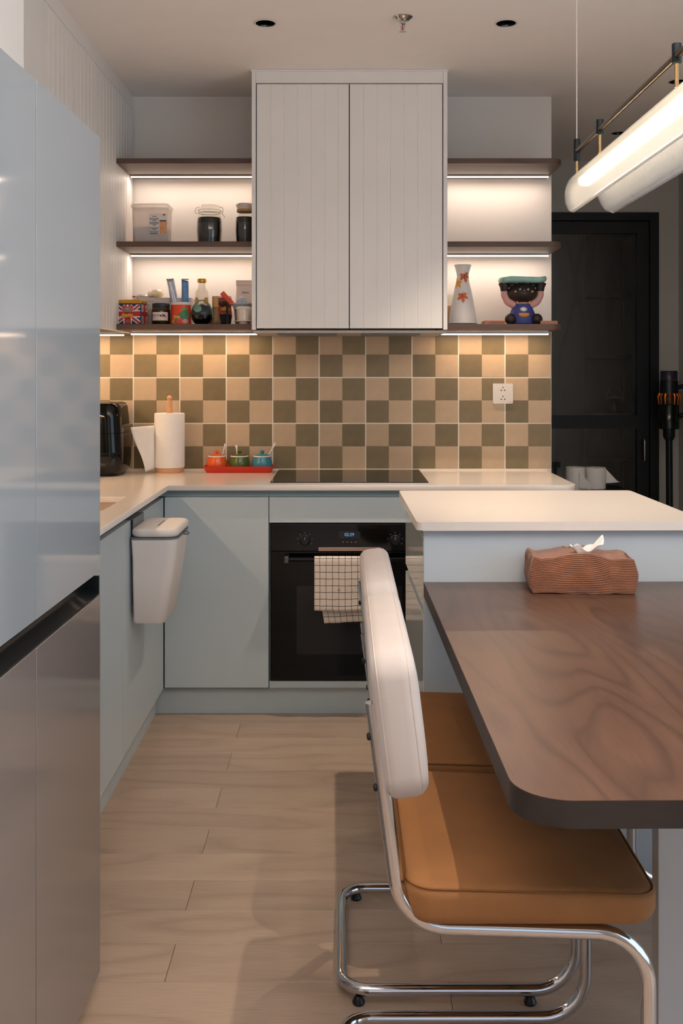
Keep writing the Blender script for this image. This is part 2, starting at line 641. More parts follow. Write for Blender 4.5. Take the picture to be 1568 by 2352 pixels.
def cushion(x0, x1, y0, y1, z0, z1, rc, re, n=8, ne=6, crown=0.0):
    """upholstered pad: rounded outline, rolled edges of radius re, gently crowned faces"""
    t = bmesh.new()
    lv = []
    for k in range(ne + 1):
        a = R(90 * k / ne)
        lv.append((z0 + re - re * math.cos(a), re - re * math.sin(a)))
    lv += [(z0 + z1 - z, i) for z, i in reversed(lv)]
    ins = [(z0 - crown * f * (2 - f), re + f * (min(x1 - x0, y1 - y0) / 2 - re) * .96) for f in (1, .75, .5, .25)]
    lv = ins + lv + [(z0 + z1 - z, i) for z, i in reversed(ins)]
    rows = []
    for z, i in lv:
        r_ = max(rc - i, .004)
        rows.append([t.verts.new((x, y, z)) for x, y in rrect(x0 + i, x1 - i, y0 + i, y1 - i, r_, n)])
    for p, q in zip(rows, rows[1:]):
        m_ = len(p)
        for i in range(m_):
            t.faces.new((p[i], p[(i + 1) % m_], q[(i + 1) % m_], q[i]))
    t.faces.new(list(reversed(rows[0])))
    t.faces.new(rows[-1])
    return t


def clear_glass(name, tint=(1, 1, 1), gloss=1.0, rough=0.02, fres=1.45):
    m = bpy.data.materials.new(name)
    N = NT(m)
    tr = N.n('ShaderNodeBsdfTransparent', {'Color': tint + (1,)})
    gl = N.n('ShaderNodeBsdfGlossy', {'Roughness': rough, 'Color': (gloss, gloss, gloss, 1)})
    lw = N.n('ShaderNodeLayerWeight', {'Blend': 0.5})
    f = N.math('MULTIPLY_ADD', N.math('POWER', lw.outputs['Facing'], 3.5), 0.55 * gloss, 0.035)
    mx = N.n('ShaderNodeMixShader', {0: f, 1: tr.outputs[0], 2: gl.outputs[0]})
    N.link(mx.outputs[0], N.out.inputs[0])
    return m


m_glass = clear_glass('clear_glass', (0.95, 0.95, 0.93))
m_bglass = clear_glass('bottle_glass', (0.93, 0.92, 0.9))
m_dglass = clear_glass('door_smoked_glass', (0.8, 0.84, 0.86), 1.0, 0.02, 1.5)
m_brglass = clear_glass('smoked_bowl_glass', (0.24, 0.28, 0.25), 1.0, 0.03, 1.5)
m_olglass = clear_glass('olive_jar_glass', (0.42, 0.38, 0.22), 1.0, 0.04, 1.5)


def frosted(name, col, tr_w, rough=0.35, streak=0.0, blur=0.0):
    m = bpy.data.materials.new(name)
    N = NT(m)
    tc = N.n('ShaderNodeTexCoord')
    mp = N.n('ShaderNodeMapping', {'Vector': tc.outputs['Object'], 'Scale': (9, 40, 9)})
    no = N.n('ShaderNodeTexNoise', {'Vector': mp.outputs[0], 'Scale': 3.0, 'Detail': 6.0})
    c = lin(col)
    cc = N.mix(no.outputs['Fac'], tuple(x * (1 - streak) for x in c), c)
    tl = N.n('ShaderNodeBsdfTranslucent', {'Color': cc})
    df = N.n('ShaderNodeBsdfDiffuse', {'Color': cc})
    a1 = N.n('ShaderNodeMixShader', {0: 0.35, 1: tl.outputs[0], 2: df.outputs[0]})
    if blur:
        tp = N.n('ShaderNodeBsdfRefraction', {'Color': (1, 1, 1, 1), 'Roughness': blur, 'IOR': 1.08})
    else:
        tp = N.n('ShaderNodeBsdfTransparent', {'Color': (1, 1, 1, 1)})
    a2 = N.n('ShaderNodeMixShader', {0: tr_w, 1: a1.outputs[0], 2: tp.outputs[0]})
    gl = N.n('ShaderNodeBsdfGlossy', {'Roughness': rough, 'Color': (1, 1, 1, 1)})
    lw = N.n('ShaderNodeLayerWeight', {'Blend': 0.5})
    f = N.math('MULTIPLY_ADD', N.math('POWER', lw.outputs['Facing'], 5.0), 0.35, 0.03)
    a3 = N.n('ShaderNodeMixShader', {0: f, 1: a2.outputs[0], 2: gl.outputs[0]})
    N.link(a3.outputs[0], N.out.inputs[0])
    return m


m_shade = frosted('frosted_ribbed_acrylic', (226, 226, 224), 0.66, 0.25, 0.25, 0.16)
m_tub = frosted('milky_plastic', (236, 226, 218), 0.45, 0.3, 0.05)
m_juice = frosted('smoky_plastic', (190, 180, 174), 0.55, 0.2, 0.1)
m_film = frosted('thin_film_bag', (242, 236, 228), 0.45, 0.2, 0.1)


def checked_cloth():
    m = bpy.data.materials.new('checked_cotton')
    N = NT(m)
    uv = N.n('ShaderNodeUVMap')
    sp = N.n('ShaderNodeSeparateXYZ', {0: uv.outputs[0]})
    wob = N.n('ShaderNodeTexNoise', {'Vector': uv.outputs[0], 'Scale': 30.0, 'Detail': 2.0})
    w = N.math('MULTIPLY', N.math('SUBTRACT', wob.outputs['Fac'], 0.5), 0.004)
    a = N.math('LESS_THAN', N.math('WRAP', N.math('ADD', sp.outputs[0], w), 0.0236, 0.0), 0.0017)
    b = N.math('LESS_THAN', N.math('WRAP', N.math('ADD', sp.outputs[1], w), 0.0250, 0.0), 0.0020)
    line = N.math('MAXIMUM', a, b)
    st = N.n('ShaderNodeTexNoise', {'Vector': uv.outputs[0], 'Scale': 14.0, 'Detail': 3.0})
    cl = N.mix(N.math('MULTIPLY', st.outputs['Fac'], 0.5), lin((232, 220, 208)), lin((196, 182, 168)))
    for cx, cy in ((0.146, 0.225), (0.096, 0.085)):
        dx = N.math('SUBTRACT', sp.outputs[0], cx)
        dy = N.math('SUBTRACT', sp.outputs[1], cy)
        d = N.math('SQRT', N.math('ADD', N.math('MULTIPLY', dx, dx), N.math('MULTIPLY', dy, dy)))
        d = N.math('ADD', d, N.math('MULTIPLY', w, 1.5))
        f = N.n('ShaderNodeMapRange', {'Value': d, 'From Min': 0.002, 'From Max': 0.008, 'To Min': 0.7, 'To Max': 0.0})
        cl = N.mix(f.outputs[0], cl, lin((150, 118, 92)))
    col = N.mix(line, cl, lin((34, 38, 36)))
    N.link(col, N.b.inputs['Base Color'])
    N.b.inputs['Roughness'].default_value = 0.9
    bp = N.n('ShaderNodeBump', {'Strength': 0.25, 'Distance': 0.002, 'Height': st.outputs['Fac']})
    N.link(bp.outputs[0], N.b.inputs['Normal'])
    return m


def corduroy():
    m = bpy.data.materials.new('rust_corduroy')
    N = NT(m)
    tc = N.n('ShaderNodeTexCoord')
    uv = N.n('ShaderNodeUVMap')
    sp = N.n('ShaderNodeSeparateXYZ', {0: uv.outputs[0]})
    s = N.math('SINE', N.math('MULTIPLY', sp.outputs[1], 2 * PI / 0.0044))
    no = N.n('ShaderNodeTexNoise', {'Vector': tc.outputs['Object'], 'Scale': 24.0, 'Detail': 4.0})
    col = N.mix(no.outputs['Fac'], lin((138, 82, 50)), lin((184, 116, 76)))
    f = N.n('ShaderNodeMapRange', {'Value': s, 'From Min': -1.0, 'From Max': 0.2, 'To Min': 0.6, 'To Max': 0.0})
    col = N.mix(f.outputs[0], col, lin((84, 44, 24)))
    N.link(col, N.b.inputs['Base Color'])
    N.b.inputs['Roughness'].default_value = 0.9
    N.b.inputs['Sheen Weight'].default_value = 0.4
    bp = N.n('ShaderNodeBump', {'Strength': 0.8, 'Distance': 0.0015, 'Height': s})
    N.link(bp.outputs[0], N.b.inputs['Normal'])
    return m


def terrazzo():
    m = bpy.data.materials.new('terrazzo_card')
    N = NT(m)
    tc = N.n('ShaderNodeTexCoord')
    v = N.n('ShaderNodeTexVoronoi', {'Vector': tc.outputs['Object'], 'Scale': 75.0, 'Randomness': 1.0})
    no = N.n('ShaderNodeTexNoise', {'Vector': tc.outputs['Object'], 'Scale': 60.0})
    f = N.math('LESS_THAN', N.math('ADD', v.outputs['Distance'], N.math('MULTIPLY', no.outputs['Fac'], 0.3)), 0.30)
    col = N.mix(f, lin((222, 208, 198)), lin((72, 60, 54)))
    N.link(col, N.b.inputs['Base Color'])
    N.b.inputs['Roughness'].default_value = 0.6
    return m


m_cloth, m_cord, m_terz = checked_cloth(), corduroy(), terrazzo()

# ================================================================== ROOM SHELL
WB = 4.457            # face of the tiled back wall
CEIL = 2.51
XL, XR, YB, YF = -1.27, 1.905, -2.8, 5.82

fl = struct(B().box(XL - .1, XR + .1, YB - .1, YF + 1.3, -0.06, -0.0025).obj('floor', m_joint))
PW, PL = 0.146, 1.216
k = -34
while 2.19 + PW * k < YF:
    y0, y1 = 2.19 + PW * k, 2.19 + PW * (k + 1)
    x = (-0.385 if k % 2 == 0 else 0.223) - PL * 4
    while x < XR:
        a, b = max(x, XL), min(x + PL, XR)
        if b - a > 0.02 and y1 > YB and not (y0 > 4.5 and b < 0.9):
            b_ = B().box(-(b - a) / 2 + .0006, (b - a) / 2 - .0006, -PW / 2 + .0006, PW / 2 - .0006, -0.008, 0, bev=0.0008, seg=1)
            b_.obj('plank', m_oak, fl, smooth=0, loc=((a + b) / 2, (y0 + y1) / 2, 0))
        x += PL
    k += 1

DL = [(-0.271, 3.515, 0), (0.557, 3.515, 1), (1.378, 5.13, 0), (1.377, 4.22, 0), (0.557, 1.42, 1)]
holes = [[(x + .034 * math.cos(2 * PI * q / 28), y + .034 * math.sin(2 * PI * q / 28)) for q in range(28)] for x, y, _ in DL]
ceil = struct(plate('ceiling', [[(XL - .1, YB - .1), (XR + .1, YB - .1), (XR + .1, YF + .1), (XL - .1, YF + .1)]] + holes, CEIL, CEIL + 0.06, m_ceil))

wb = struct(B().box(XL, 0.905, WB + .004, YF + .1, 0, CEIL).obj('wall_back', m_paint))
struct(B().box(XL - .1, XL, YB - .1, YF + .1, 0, CEIL).obj('wall_left', m_paint))
RW0, RW1 = 0.1, 2.3
struct(B().box(XR, XR + .1, YB - .1, RW0, 0, CEIL).box(XR, XR + .1, RW1, YF + 1.3, 0, CEIL).box(XR, XR + .1, RW0, RW1, 0, .2).box(XR, XR + .1, RW0, RW1, 2.3, CEIL).obj('wall_right', m_far))
w2 = struct(bpy.data.objects.new('window_2', None))
COL.objects.link(w2)
for y in (RW0, (RW0 + RW1) / 2 - .025, RW1 - .05):
    B().box(XR + .03, XR + .09, y, y + .05, .2, 2.3).obj('window_frame', m_blkf, w2)
for z in (.2, 2.25):
    B().box(XR + .03, XR + .09, RW0 + .05, RW1 - .05, z, z + .05).obj('window_frame', m_blkf, w2)
DX0, DX1, DZ1 = 0.935, 1.790, 2.217
wf = B()
wf.box(0.905, DX0, YF, YF + .1, 0, CEIL)
wf.box(DX1, XR, YF, YF + .1, 0, CEIL)
wf.box(DX0, DX1, YF, YF + .1, DZ1, CEIL)
struct(wf.obj('wall_far', m_far))
# wall behind the camera with a wide window
W0, W1, WZ0, WZ1 = -0.6, 1.7, 0.2, 2.3
wn = B()
wn.box(XL, W0, YB - .1, YB, 0, CEIL)
wn.box(W1, XR, YB - .1, YB, 0, CEIL)
wn.box(W0, W1, YB - .1, YB, 0, WZ0)
wn.box(W0, W1, YB - .1, YB, WZ1, CEIL)
struct(wn.obj('wall_near', m_paint))
w1 = struct(bpy.data.objects.new('window_1', None))
COL.objects.link(w1)
for x in (W0, (W0 + W1) / 2 - .025, W1 - .05):
    B().box(x, x + .05, YB - .09, YB - .03, WZ0, WZ1).obj('window_frame', m_blkf, w1)
for z in (WZ0, WZ1 - .05):
    B().box(W0 + .05, W1 - .05, YB - .09, YB - .03, z, z + .05).obj('window_frame', m_blkf, w1)

# backsplash: 200 mm grout grid, every tile printed and pressed as four 100 mm squares, alternately sand and olive
gx0, pitch = -0.3116, 0.2027
B().box(XL, 0.903, WB + .0012, WB + .006, 0.87, 1.484).obj('grout', m_grout, wb, smooth=0)
cell = pitch / 2
for ci in range(-10, 13):
    for ri in range(0, 6):
        x0 = gx0 + ci * cell
        x1 = x0 + cell
        zt = 1.484 - 0.1 * ri
        zb = 1.384 - 0.1 * ri
        a0 = x0 + (.0026 if ci % 2 == 0 else .0002)
        a1 = x1 - (.0026 if ci % 2 == 1 else .0002)
        b1 = zt - (.0026 if ri % 2 == 0 else .0002)
        b0 = zb + (.0026 if ri % 2 == 1 else .0002)
        a0, a1 = max(a0, XL), min(a1, 0.903)
        if a1 - a0 < .01:
            continue
        o = B().box(-(a1 - a0) / 2, (a1 - a0) / 2, -.003, .003, -(b1 - b0) / 2, (b1 - b0) / 2, bev=.0006, seg=1)
        jit = random.uniform(-.0003, .0003)
        o.obj('tile', m_tl if (ci + ri) % 2 == 0 else m_td, wb, smooth=0, loc=((a0 + a1) / 2, WB + .003 + jit, (b0 + b1) / 2))
# pale sealant line along the counter
struct(B().box(XL, 0.89, WB - .006, WB, 0.8795, 0.886).obj('trim_1', m_grout))

# ================================================================== LEFT RUN: upper cabinets
UX, UZ0 = -0.92, 1.475
trim = struct(B().box(XL, UX - .001, 2.2, WB, 2.452, CEIL).obj('trim_2', m_cab))
units = [(2.20, 3.128, 0, 'white wall cabinet filler above and beyond the fridge, smooth and plain'),
         (3.128, 3.464, 1, 'white wall cabinet with a faintly fluted door, next after the plain filler by the fridge'),
         (3.464, 3.800, 1, 'white wall cabinet with a faintly fluted door, between its neighbour and the wide fluted one'),
         (3.800, 4.452, 2, 'wide white fluted wall cabinet in the corner at the left ends of the shelves')]
for y0, y1, kind, lb in units:
    t = thing('wall_cabinet', lb, 'cabinet', (UX, (y0 + y1) / 2, UZ0), 0, 'white cabinets along the left wall')
    h = (y1 - y0) / 2
    B().box(XL - UX + .002, -.021, -h + .0005, h - .0005, 0, 2.451 - UZ0).obj('carcass', m_gap, t)
    if kind == 0:
        B().box(-.02, 0, -h + .001, h - .001, 0, 2.449 - UZ0, bev=.001, seg=1).obj('panel', m_cab, t)
    else:
        mx = Matrix.Rotation(R(90), 4, 'Z')
        g = grooved(-h + .0015, h - .0015, .02, 0, 2.449 - UZ0, -h + .05, 0.0525 if kind == 2 else 0.0525, .0055, .0038 if kind == 2 else .0012, mx)
        g.obj('door', m_cab, t, smooth=15)
# cabinet over the fridge
t = thing('fridge_top_cabinet', 'smooth white cabinet high above the fridge, deeper than its neighbours', 'cabinet', (-0.68, 1.75, 1.86))
B().box(XL + .682, -.021, -.55, .42, 0, CEIL - 1.862).obj('carcass', m_cab, t)
B().box(-.02, 0, -.55, -.066, 0, CEIL - 1.866, bev=.001, seg=1).obj('door', m_cab, t)
B().box(-.02, 0, -.063, .42, 0, CEIL - 1.866, bev=.001, seg=1).obj('door', m_cab, t)

# ================================================================== RANGE HOOD CABINET
HX0, HX1, HY = PX(578, 4.06), PX(1027, 4.06), 4.06
t = thing('hood_cabinet', 'tall white cabinet with two grooved doors hanging between the walnut shelves', 'cabinet', (0, HY, 1.477))
TT = CEIL - 1.478
dz = WB - HY
B().box(HX0, HX0 + .016, -.001, dz, 0, TT).obj('side_panel', m_cabside, t)
B().box(HX1 - .016, HX1, -.001, dz, 0, TT).obj('side_panel', m_cabside, t)
B().box(HX0 + .0165, HX1 - .0165, .002, dz, 2.457 - 1.477, TT).obj('top_panel', m_cab, t)
B().box(HX0 - .004, HX1 + .004, -.006, dz - .001, TT - .006, TT).obj('top_moulding', m_cabside, t)
B().box(HX0 + .0165, HX1 - .0165, .024, dz, .03, 2.455 - 1.477).obj('carcass', m_blks, t)  # black, to give the slits around the doors their shade
xm = PX(802, HY)
for a, b in ((HX0 + .020, xm - .002), (xm + .002, HX1 - .020)):
    grooved(a, b, .02, .005, 2.4525 - 1.477, a + .0535, .0536, .0042, .0014).obj('door', m_cab, t, smooth=15)
t = thing('range_hood', 'slim grey range hood set under the hanging grooved cabinet', 'range hood', (0, HY + .02, 1.4635))
B().box(HX0 + .004, HX1 - .004, 0, dz - .03, 0, .0115, bev=.002).obj('body', m_hood, t)
for s in (-1, 1):
    B().box(.02 + s * .17 - .12, .02 + s * .17 + .12, .05, .28, -.004, 0, bev=.0015).obj('filter_panel', m_grey, t)

# ================================================================== SHELVES with LED profiles
SY0 = 4.127


def led(x0, x1, y, z, name, label, power, axis='X', col=WARM):
    t = thing('led_strip', label, 'light strip', ((x0 + x1) / 2 if axis == 'X' else y, y if axis == 'X' else (x0 + x1) / 2, z), 0, 'warm LED strips under shelves and cabinets')
    h = (x1 - x0) / 2
    if axis == 'Y':
        B().box(-.006, .006, -h, h, -.007, 0).obj('profile', m_steel, t)
        B().tube([(0, -h + .002, -.007), (0, h - .002, -.007)], .005, 12).obj('diffuser', m_led, t)
        area_light('led_light', (0, 0, -.0135), (0, 0, 0), .010, 2 * h - .01, power, col, t)
    else:
        B().box(-h, h, -.006, .006, -.007, 0).obj('profile', m_steel, t)
        B().tube([(-h + .002, 0, -.007), (h - .002, 0, -.007)], .005, 12).obj('diffuser', m_led, t)
        area_light('led_light', (0, 0, -.0135), (0, 0, 0), 2 * h - .01, .010, power, col, t)


LX0 = UX + .001
SHELVES = [(2.151, 2.172, 'top'), (1.814, 1.836, 'middle'), (1.479, 1.502, 'lowest')]
for z0, z1, nm in SHELVES:
    o = B().prism(rrect(LX0, HX0 - .001, SY0, WB + .003, 0), z0, z1, bev=.0012, seg=1).obj('wall_shelf', m_shelf)
    tag(o, {'top': 'empty top walnut shelf left of the hood cabinet', 'middle': 'middle walnut shelf left of the hood cabinet holding the glass jars',
            'lowest': 'lowest walnut shelf left of the hood cabinet crowded with food packets'}[nm], 'shelf', 'walnut wall shelves')
    o = B().prism(rrect(HX1 + .001, 0.885, SY0, WB + .003, (0, .045, 0, 0)), z0, z1, bev=.0012, seg=1).obj('wall_shelf', m_shelf)
    tag(o, {'top': 'top walnut shelf with a rounded end right of the hood cabinet', 'middle': 'middle empty walnut shelf right of the hood cabinet',
            'lowest': 'lowest walnut shelf right of the hood cabinet carrying the bear figurine'}[nm], 'shelf', 'walnut wall shelves')
    pw = P_SHELF if nm != 'lowest' else P_UNDER
    led(LX0 + .006, HX0 - .003, WB - .087, z0, nm, 'glowing strip under the %s left shelf' % nm, pw, 'X', WARM if nm != 'lowest' else AMBER)
    led(HX1 + .003, .875, WB - .087, z0, nm, 'glowing strip under the %s right shelf' % nm, pw, 'X', WARM if nm != 'lowest' else AMBER)
led(-1.24, UX - .02, WB - .087, UZ0, 'c', 'short glowing strip under the corner wall cabinet', .5, 'X', AMBER)
led(2.35, 4.35, -1.215, UZ0, 'l', 'long glowing strip under the cabinets on the left wall', 9.0, 'Y', AMBER)

# ================================================================== BASE UNITS
CZ0, CZ1 = 0.8598, 0.8795
XF, YFR = -0.665, 3.857            # counter front edges of the two runs
SKX0, SKX1, SKY0, SKY1 = -1.14, -0.747, 2.72, 3.503
outer = [(XL, 2.2), (XF, 2.2), (XF, YFR)] + rrect(0.6, 0.883, YFR, WB, (0, .045, 0, 0))[1:-1] + [(XL, WB)]
sink_hole = list(reversed(rrect(SKX0, SKX1, SKY0, SKY1, .012)))
o = plate('worktop', [outer, sink_hole], CZ0, CZ1, m_cnt, bev=.0012)
tag(o, 'glossy white quartz worktop in an L with the sink and hob set in it', 'countertop')
t = thing('sink', 'steel kitchen sink sunk in the white worktop beside the fridge', 'sink', ((SKX0 + SKX1) / 2, (SKY0 + SKY1) / 2, CZ0))
hx, hy = (SKX1 - SKX0) / 2, (SKY1 - SKY0) / 2
sb = B()
sb.box(-hx - .012, -hx, -hy - .012, hy + .012, -.2, -.0005)
sb.box(hx, hx + .012, -hy - .012, hy + .012, -.2, -.0005)
sb.box(-hx, hx, -hy - .012, -hy, -.2, -.0005)
sb.box(-hx, hx, hy, hy + .012, -.2, -.0005)
sb.box(-hx, hx, -hy, hy, -.212, -.2)
sb.obj('bowl', m_sink, t)
B().box(-hx, hx, hy - .02, hy, -.035, -.028).obj('ledge', m_sink, t)
B().lathe([(0, .004), (.03, .004), (.04, 0), (0, 0)], c=(0, 0, -.2)).obj('drain', m_chrome, t)

TOE = 0.108
DY = 3.88                           # face of the back run's fronts
DXL = -0.685                        # face of the left run's fronts


def front(bx, name, parent, m=m_blue): return bx.obj(name, m, parent)


# back run: corner unit
t = thing('base_cabinet', 'pale blue base cabinet with a plain door in the corner left of the oven', 'cabinet', (-0.4845, DY, 0), 0, 'pale blue base cabinets')
w = (-0.285 + 0.684) / 2
B().box(-w - .1, w, .021, WB - DY, .10, CZ0 - .0006).obj('carcass', m_carc, t)
B().box(-w + .002, w - .002, 0, .02, TOE, .832, bev=.001, seg=1).obj('door', m_blue, t)
B().box(-w - .02, w, .016, .0205, .833, CZ0 - .0008).obj('grip_channel', m_blue_dark, t)
# oven housing
t = thing('oven_cabinet', 'pale blue housing around the black oven with a plain front above it', 'cabinet', (0.0199, DY, 0), 0, 'pale blue base cabinets')
B().box(-.304, .304, 0, .02, .735, .832, bev=.001, seg=1).obj('drawer_front', m_blue, t)
B().box(-.304, .304, .016, .0205, .833, CZ0 - .0008).obj('grip_channel', m_blue_dark, t)
B().box(-.304, .304, 0, .02, TOE, .134, bev=.001, seg=1).obj('bottom_rail', m_blue, t)
B().box(-.304, -.302, .021, WB - DY, .10, CZ0 - .0006).obj('side_panel', m_blue, t)
B().box(.302, .304, .021, WB - DY, .10, CZ0 - .0006).obj('side_panel', m_blue, t)
B().box(-.302, .302, .021, WB - DY, .10, .118).obj('base_panel', m_blue, t)
t = thing('base_cabinet', 'pale blue base cabinet right of the oven behind the island', 'cabinet', (0.598, DY, 0), 0, 'pale blue base cabinets')
B().box(-.272, .272, .021, WB - DY, .10, CZ0 - .0006).obj('carcass', m_carc, t)
B().box(-.271, .271, 0, .02, TOE, .832, bev=.001, seg=1).obj('door', m_blue, t)
B().box(-.272, .272, .016, .0205, .833, CZ0 - .0008).obj('grip_channel', m_blue_dark, t)
B().box(-.272, .272, .045, .06, 0, .099).obj('plinth', m_blue, t)
# left run units
for y0, y1, lb in ((3.164, 3.876, 'pale blue base cabinet under the worktop with the white bin hung on its door'),
                   (2.56, 3.162, 'pale blue base cabinet under the worktop between the bin door and the fridge'),
                   (2.202, 2.558, 'narrow pale blue base cabinet under the worktop directly behind the fridge')):
    t = thing('base_cabinet', lb, 'cabinet', (DXL, (y0 + y1) / 2, 0), 0, 'pale blue base cabinets')
    h = (y1 - y0) / 2
    top = CZ0 - .0006 if y0 > 3.5 else .64
    B().box(XL - DXL + .002, -.036, -h + .0002, h - .0002, .10, top).obj('carcass', m_carc, t)
    B().box(-.02, 0, -h + .0015, h - .0015, TOE, .832, bev=.001, seg=1).obj('door', m_blue, t)
    B().box(-.0355, -.0335, -h, h, .80, CZ0 - .0008).obj('grip_channel', m_blue_dark, t)
pl = struct(B().box(-.72, .324, 3.916, 3.932, 0, .099).box(-.735, -.72, 2.2, 3.932, 0, .099).obj('baseboard_kitchen', m_blue))

# ================================================================== OVEN
ov = thing('oven', 'black glass built-in oven with a clock reading 02:29', 'oven', (0.0199, DY - .004, 0.1365))
OH = .731 - .1365
B().box(-.2965, .2965, .022, .5, .0, OH - .004).obj('body', m_blks, ov)
B().box(-.298, .298, 0, .0215, .492, OH, bev=.0015).obj('control_panel', m_blk, ov)
B().box(-.298, .298, 0, .0215, .0, .489, bev=.0015).obj('door', m_ovglass, ov)
wn_ = [o for o in bpy.data.objects if o.parent == ov and o.name.startswith('door')][0]
B().box(-.2, .2, -.0006, 0, .10, .36).obj('window', m_ovwin, wn_)
B().box(-.117, .117, -.012, -.0005, .4935, .5075, bev=.001).obj('trim_bar', m_steelw, ov)
d = B().box(-.041, .041, -.0008, .0, .541, .567).obj('display', m_disp, ov)
text('clock_digits', '02:29', .0165, m_digit, d, (0, -.0012, .554), ext=.0001)
for px in (700, 907):
    kn = B().lathe([(0, 0), (.0205, 0), (.0205, .004), (.0175, .006), (.0165, .018), (.0145, .021), (0, .021)], mx=Matrix.Rotation(R(90), 4, 'X')).obj('knob', m_blks, ov, loc=(PX(px, DY) - .0199, -.0005, PZ(1240, DY) - .1365))
    B().box(-.001, .001, -.0225, -.0208, .004, .014).obj('pointer', m_inkl, kn)
    for q in range(7):
        a = R(-120 + 40 * q)
        B().box(-.0012, .0012, -.0006, 0, -.0012, .0012).obj('mark', m_inkl, kn, loc=(.028 * math.sin(a), -.0002, .028 * math.cos(a)))
for q in range(4):
    B().box(-.003, .003, -.0006, 0, -.0008, .0008).obj('touch_mark', m_inkl, ov, loc=(-.024 + .016 * q, -.0002, .526))
hz = .605 - .1365
hd = B().tube([(-.236, -.046, hz), (.236, -.046, hz)], .0085, 14).obj('handle', m_ovglass, ov)
for s in (-1, 1):
    B().box(s * .236 - .009, s * .236 + .009, -.056, -.0005, hz - .013, hz + .013, bev=.003).obj('bracket', m_brk, hd)

# ================================================================== TOWEL
def towel():
    b = B()
    bm = b.bm
    uvl = bm.loops.layers.uv.new('UVMap')
    zb, yb = .605, DY - .004 - .046
    x0, x1 = -.111, .166
    prof = []          # (y, z, length)
    L = 0
    zf, zk = .4175, .362
    r = .0115
    n1 = 22
    pts = [(yb - r - .0015, zf + (zb - zf) * i / n1) for i in range(n1 + 1)]
    pts += [(yb - r * math.cos(a), zb + r * math.sin(a)) for a in [PI * i / 8 for i in range(1, 8)]]
    pts += [(yb + r, zb + (zk - zb) * i / 24) for i in range(25)]
    for i, p in enumerate(pts):
        if i:
            L += math.dist(p, pts[i - 1])
        prof.append((p[0], p[1], L))
    nx = 44
    V = []
    for i, (y, z, l) in enumerate(prof):
        row = []
        back = i > n1 + 4
        for j in range(nx + 1):
            s = j / nx
            xx = x0 + (x1 - x0) * s
            sag = max(0, (zb - z)) / .2
            if back:
                xx += .018 * sag + .012 * sag * (1 - s)
                yy = y + .004 * sag * (.3 + .5 * math.sin(xx * 70)) - .0005
                zz = z + .012 * s * sag
            else:
                yy = y - .004 * sag * (.6 + math.sin(xx * 55 + 1.2) * .6) - .003 * sag * noise.noise((xx * 20, z * 14, 0))
                zz = z - .003 * math.sin(s * 5) * sag
            row.append(bm.verts.new((xx, yy, zz)))
        V.append(row)
    for i in range(len(prof) - 1):
        for j in range(nx):
            f = bm.faces.new((V[i][j], V[i][j + 1], V[i + 1][j + 1], V[i + 1][j]))
            for lo, (a, c) in zip(f.loops, ((i, j), (i, j + 1), (i + 1, j + 1), (i + 1, j))):
                lo[uvl].uv = (.004 + (x1 - x0) * c / nx, prof[a][2] + .008)
    o = b.obj('tea_towel', m_cloth, smooth=180)
    so = o.modifiers.new('thick', 'SOLIDIFY')
    so.thickness = .0022
    so.offset = 0
    return tag(o, 'white cotton tea towel with black grid lines hung over the oven handle', 'towel')


towel()

# ================================================================== HOB
t = thing('induction_hob', 'black glass induction hob let into the white worktop', 'hob', (0.0205, 4.18, CZ1))
B().prism(rrect(-.304, .304, -.25, .25, .004), .0006, .0052, bev=.0006, seg=1).obj('glass_top', m_blk, t)
B().prism(rrect(-.306, .306, -.252, .252, .004), -.0002, .0025).obj('rim', m_steel, t)

# ================================================================== COUNTER ITEMS
# air fryer
t = thing('air_fryer', 'glossy black air fryer standing in the corner of the worktop', 'air fryer', (-1.062, 4.295, CZ1))


def rings(levels, n=8):
    """loft of rounded rectangles: (z, half x, half y, radius)"""
    b = B()
    tm = bmesh.new()
    rr = []
    for z, hx, hy, r in levels:
        rr.append([tm.verts.new((x, y, z)) for x, y in rrect(-hx, hx, -hy, hy, r, n)])
    for a, c in zip(rr, rr[1:]):
        m_ = len(a)
        for i in range(m_):
            tm.faces.new((a[i], a[(i + 1) % m_], c[(i + 1) % m_], c[i]))
    tm.faces.new(list(reversed(rr[0])))
    tm.faces.new(rr[-1])
    return b._take(tm)


rings([(.008, .135, .115, .05), (.02, .146, .126, .055), (.06, .151, .131, .06), (.10, .152, .132, .06), (.176, .147, .128, .06)]).obj('basket_housing', m_blk, t)
rings([(.178, .147, .128, .06), (.24, .143, .124, .06), (.285, .138, .119, .055), (.298, .130, .111, .05), (.303, .115, .098, .045)]).obj('top_housing', m_blk, t)
rings([(0, .12, .10, .04), (.0095, .12, .10, .04)]).obj('foot', m_rub, t)
b = B().box(-.03, .03, -.19, -.125, .10, .155, bev=.008, seg=3)
b.obj('handle', m_blks, t)
B().box(.09, .1495, -.02, .06, .165, .1665).obj('seam_band', m_grey, t)
# kitchen roll
t = thing('kitchen_roll_holder', 'wooden kitchen roll holder with a round base and ball-topped post', 'holder', (-.7487, 4.383, CZ1))
B().lathe([(0, 0), (.058, 0), (.06, .003), (.06, .017), (.058, .02), (0, .02)], 36).obj('base', m_beech, t)
B().lathe([(0, .021), (.0125, .021), (.0125, .30), (.012, .306), (.007, .311), (0, .311)], 20).ball((0, 0, .3165), .0118).obj('post', m_beech, t)
t = thing('kitchen_roll', 'white kitchen roll on the wooden holder with one sheet pulled loose', 'paper roll', (-.7487, 4.383, CZ1 + .0205))
B().lathe([(.018, .0), (.064, 0), (.0645, .003), (.0645, .229), (.0625, .232), (.018, .232), (.018, 0)], 40).obj('roll', m_paper, t)


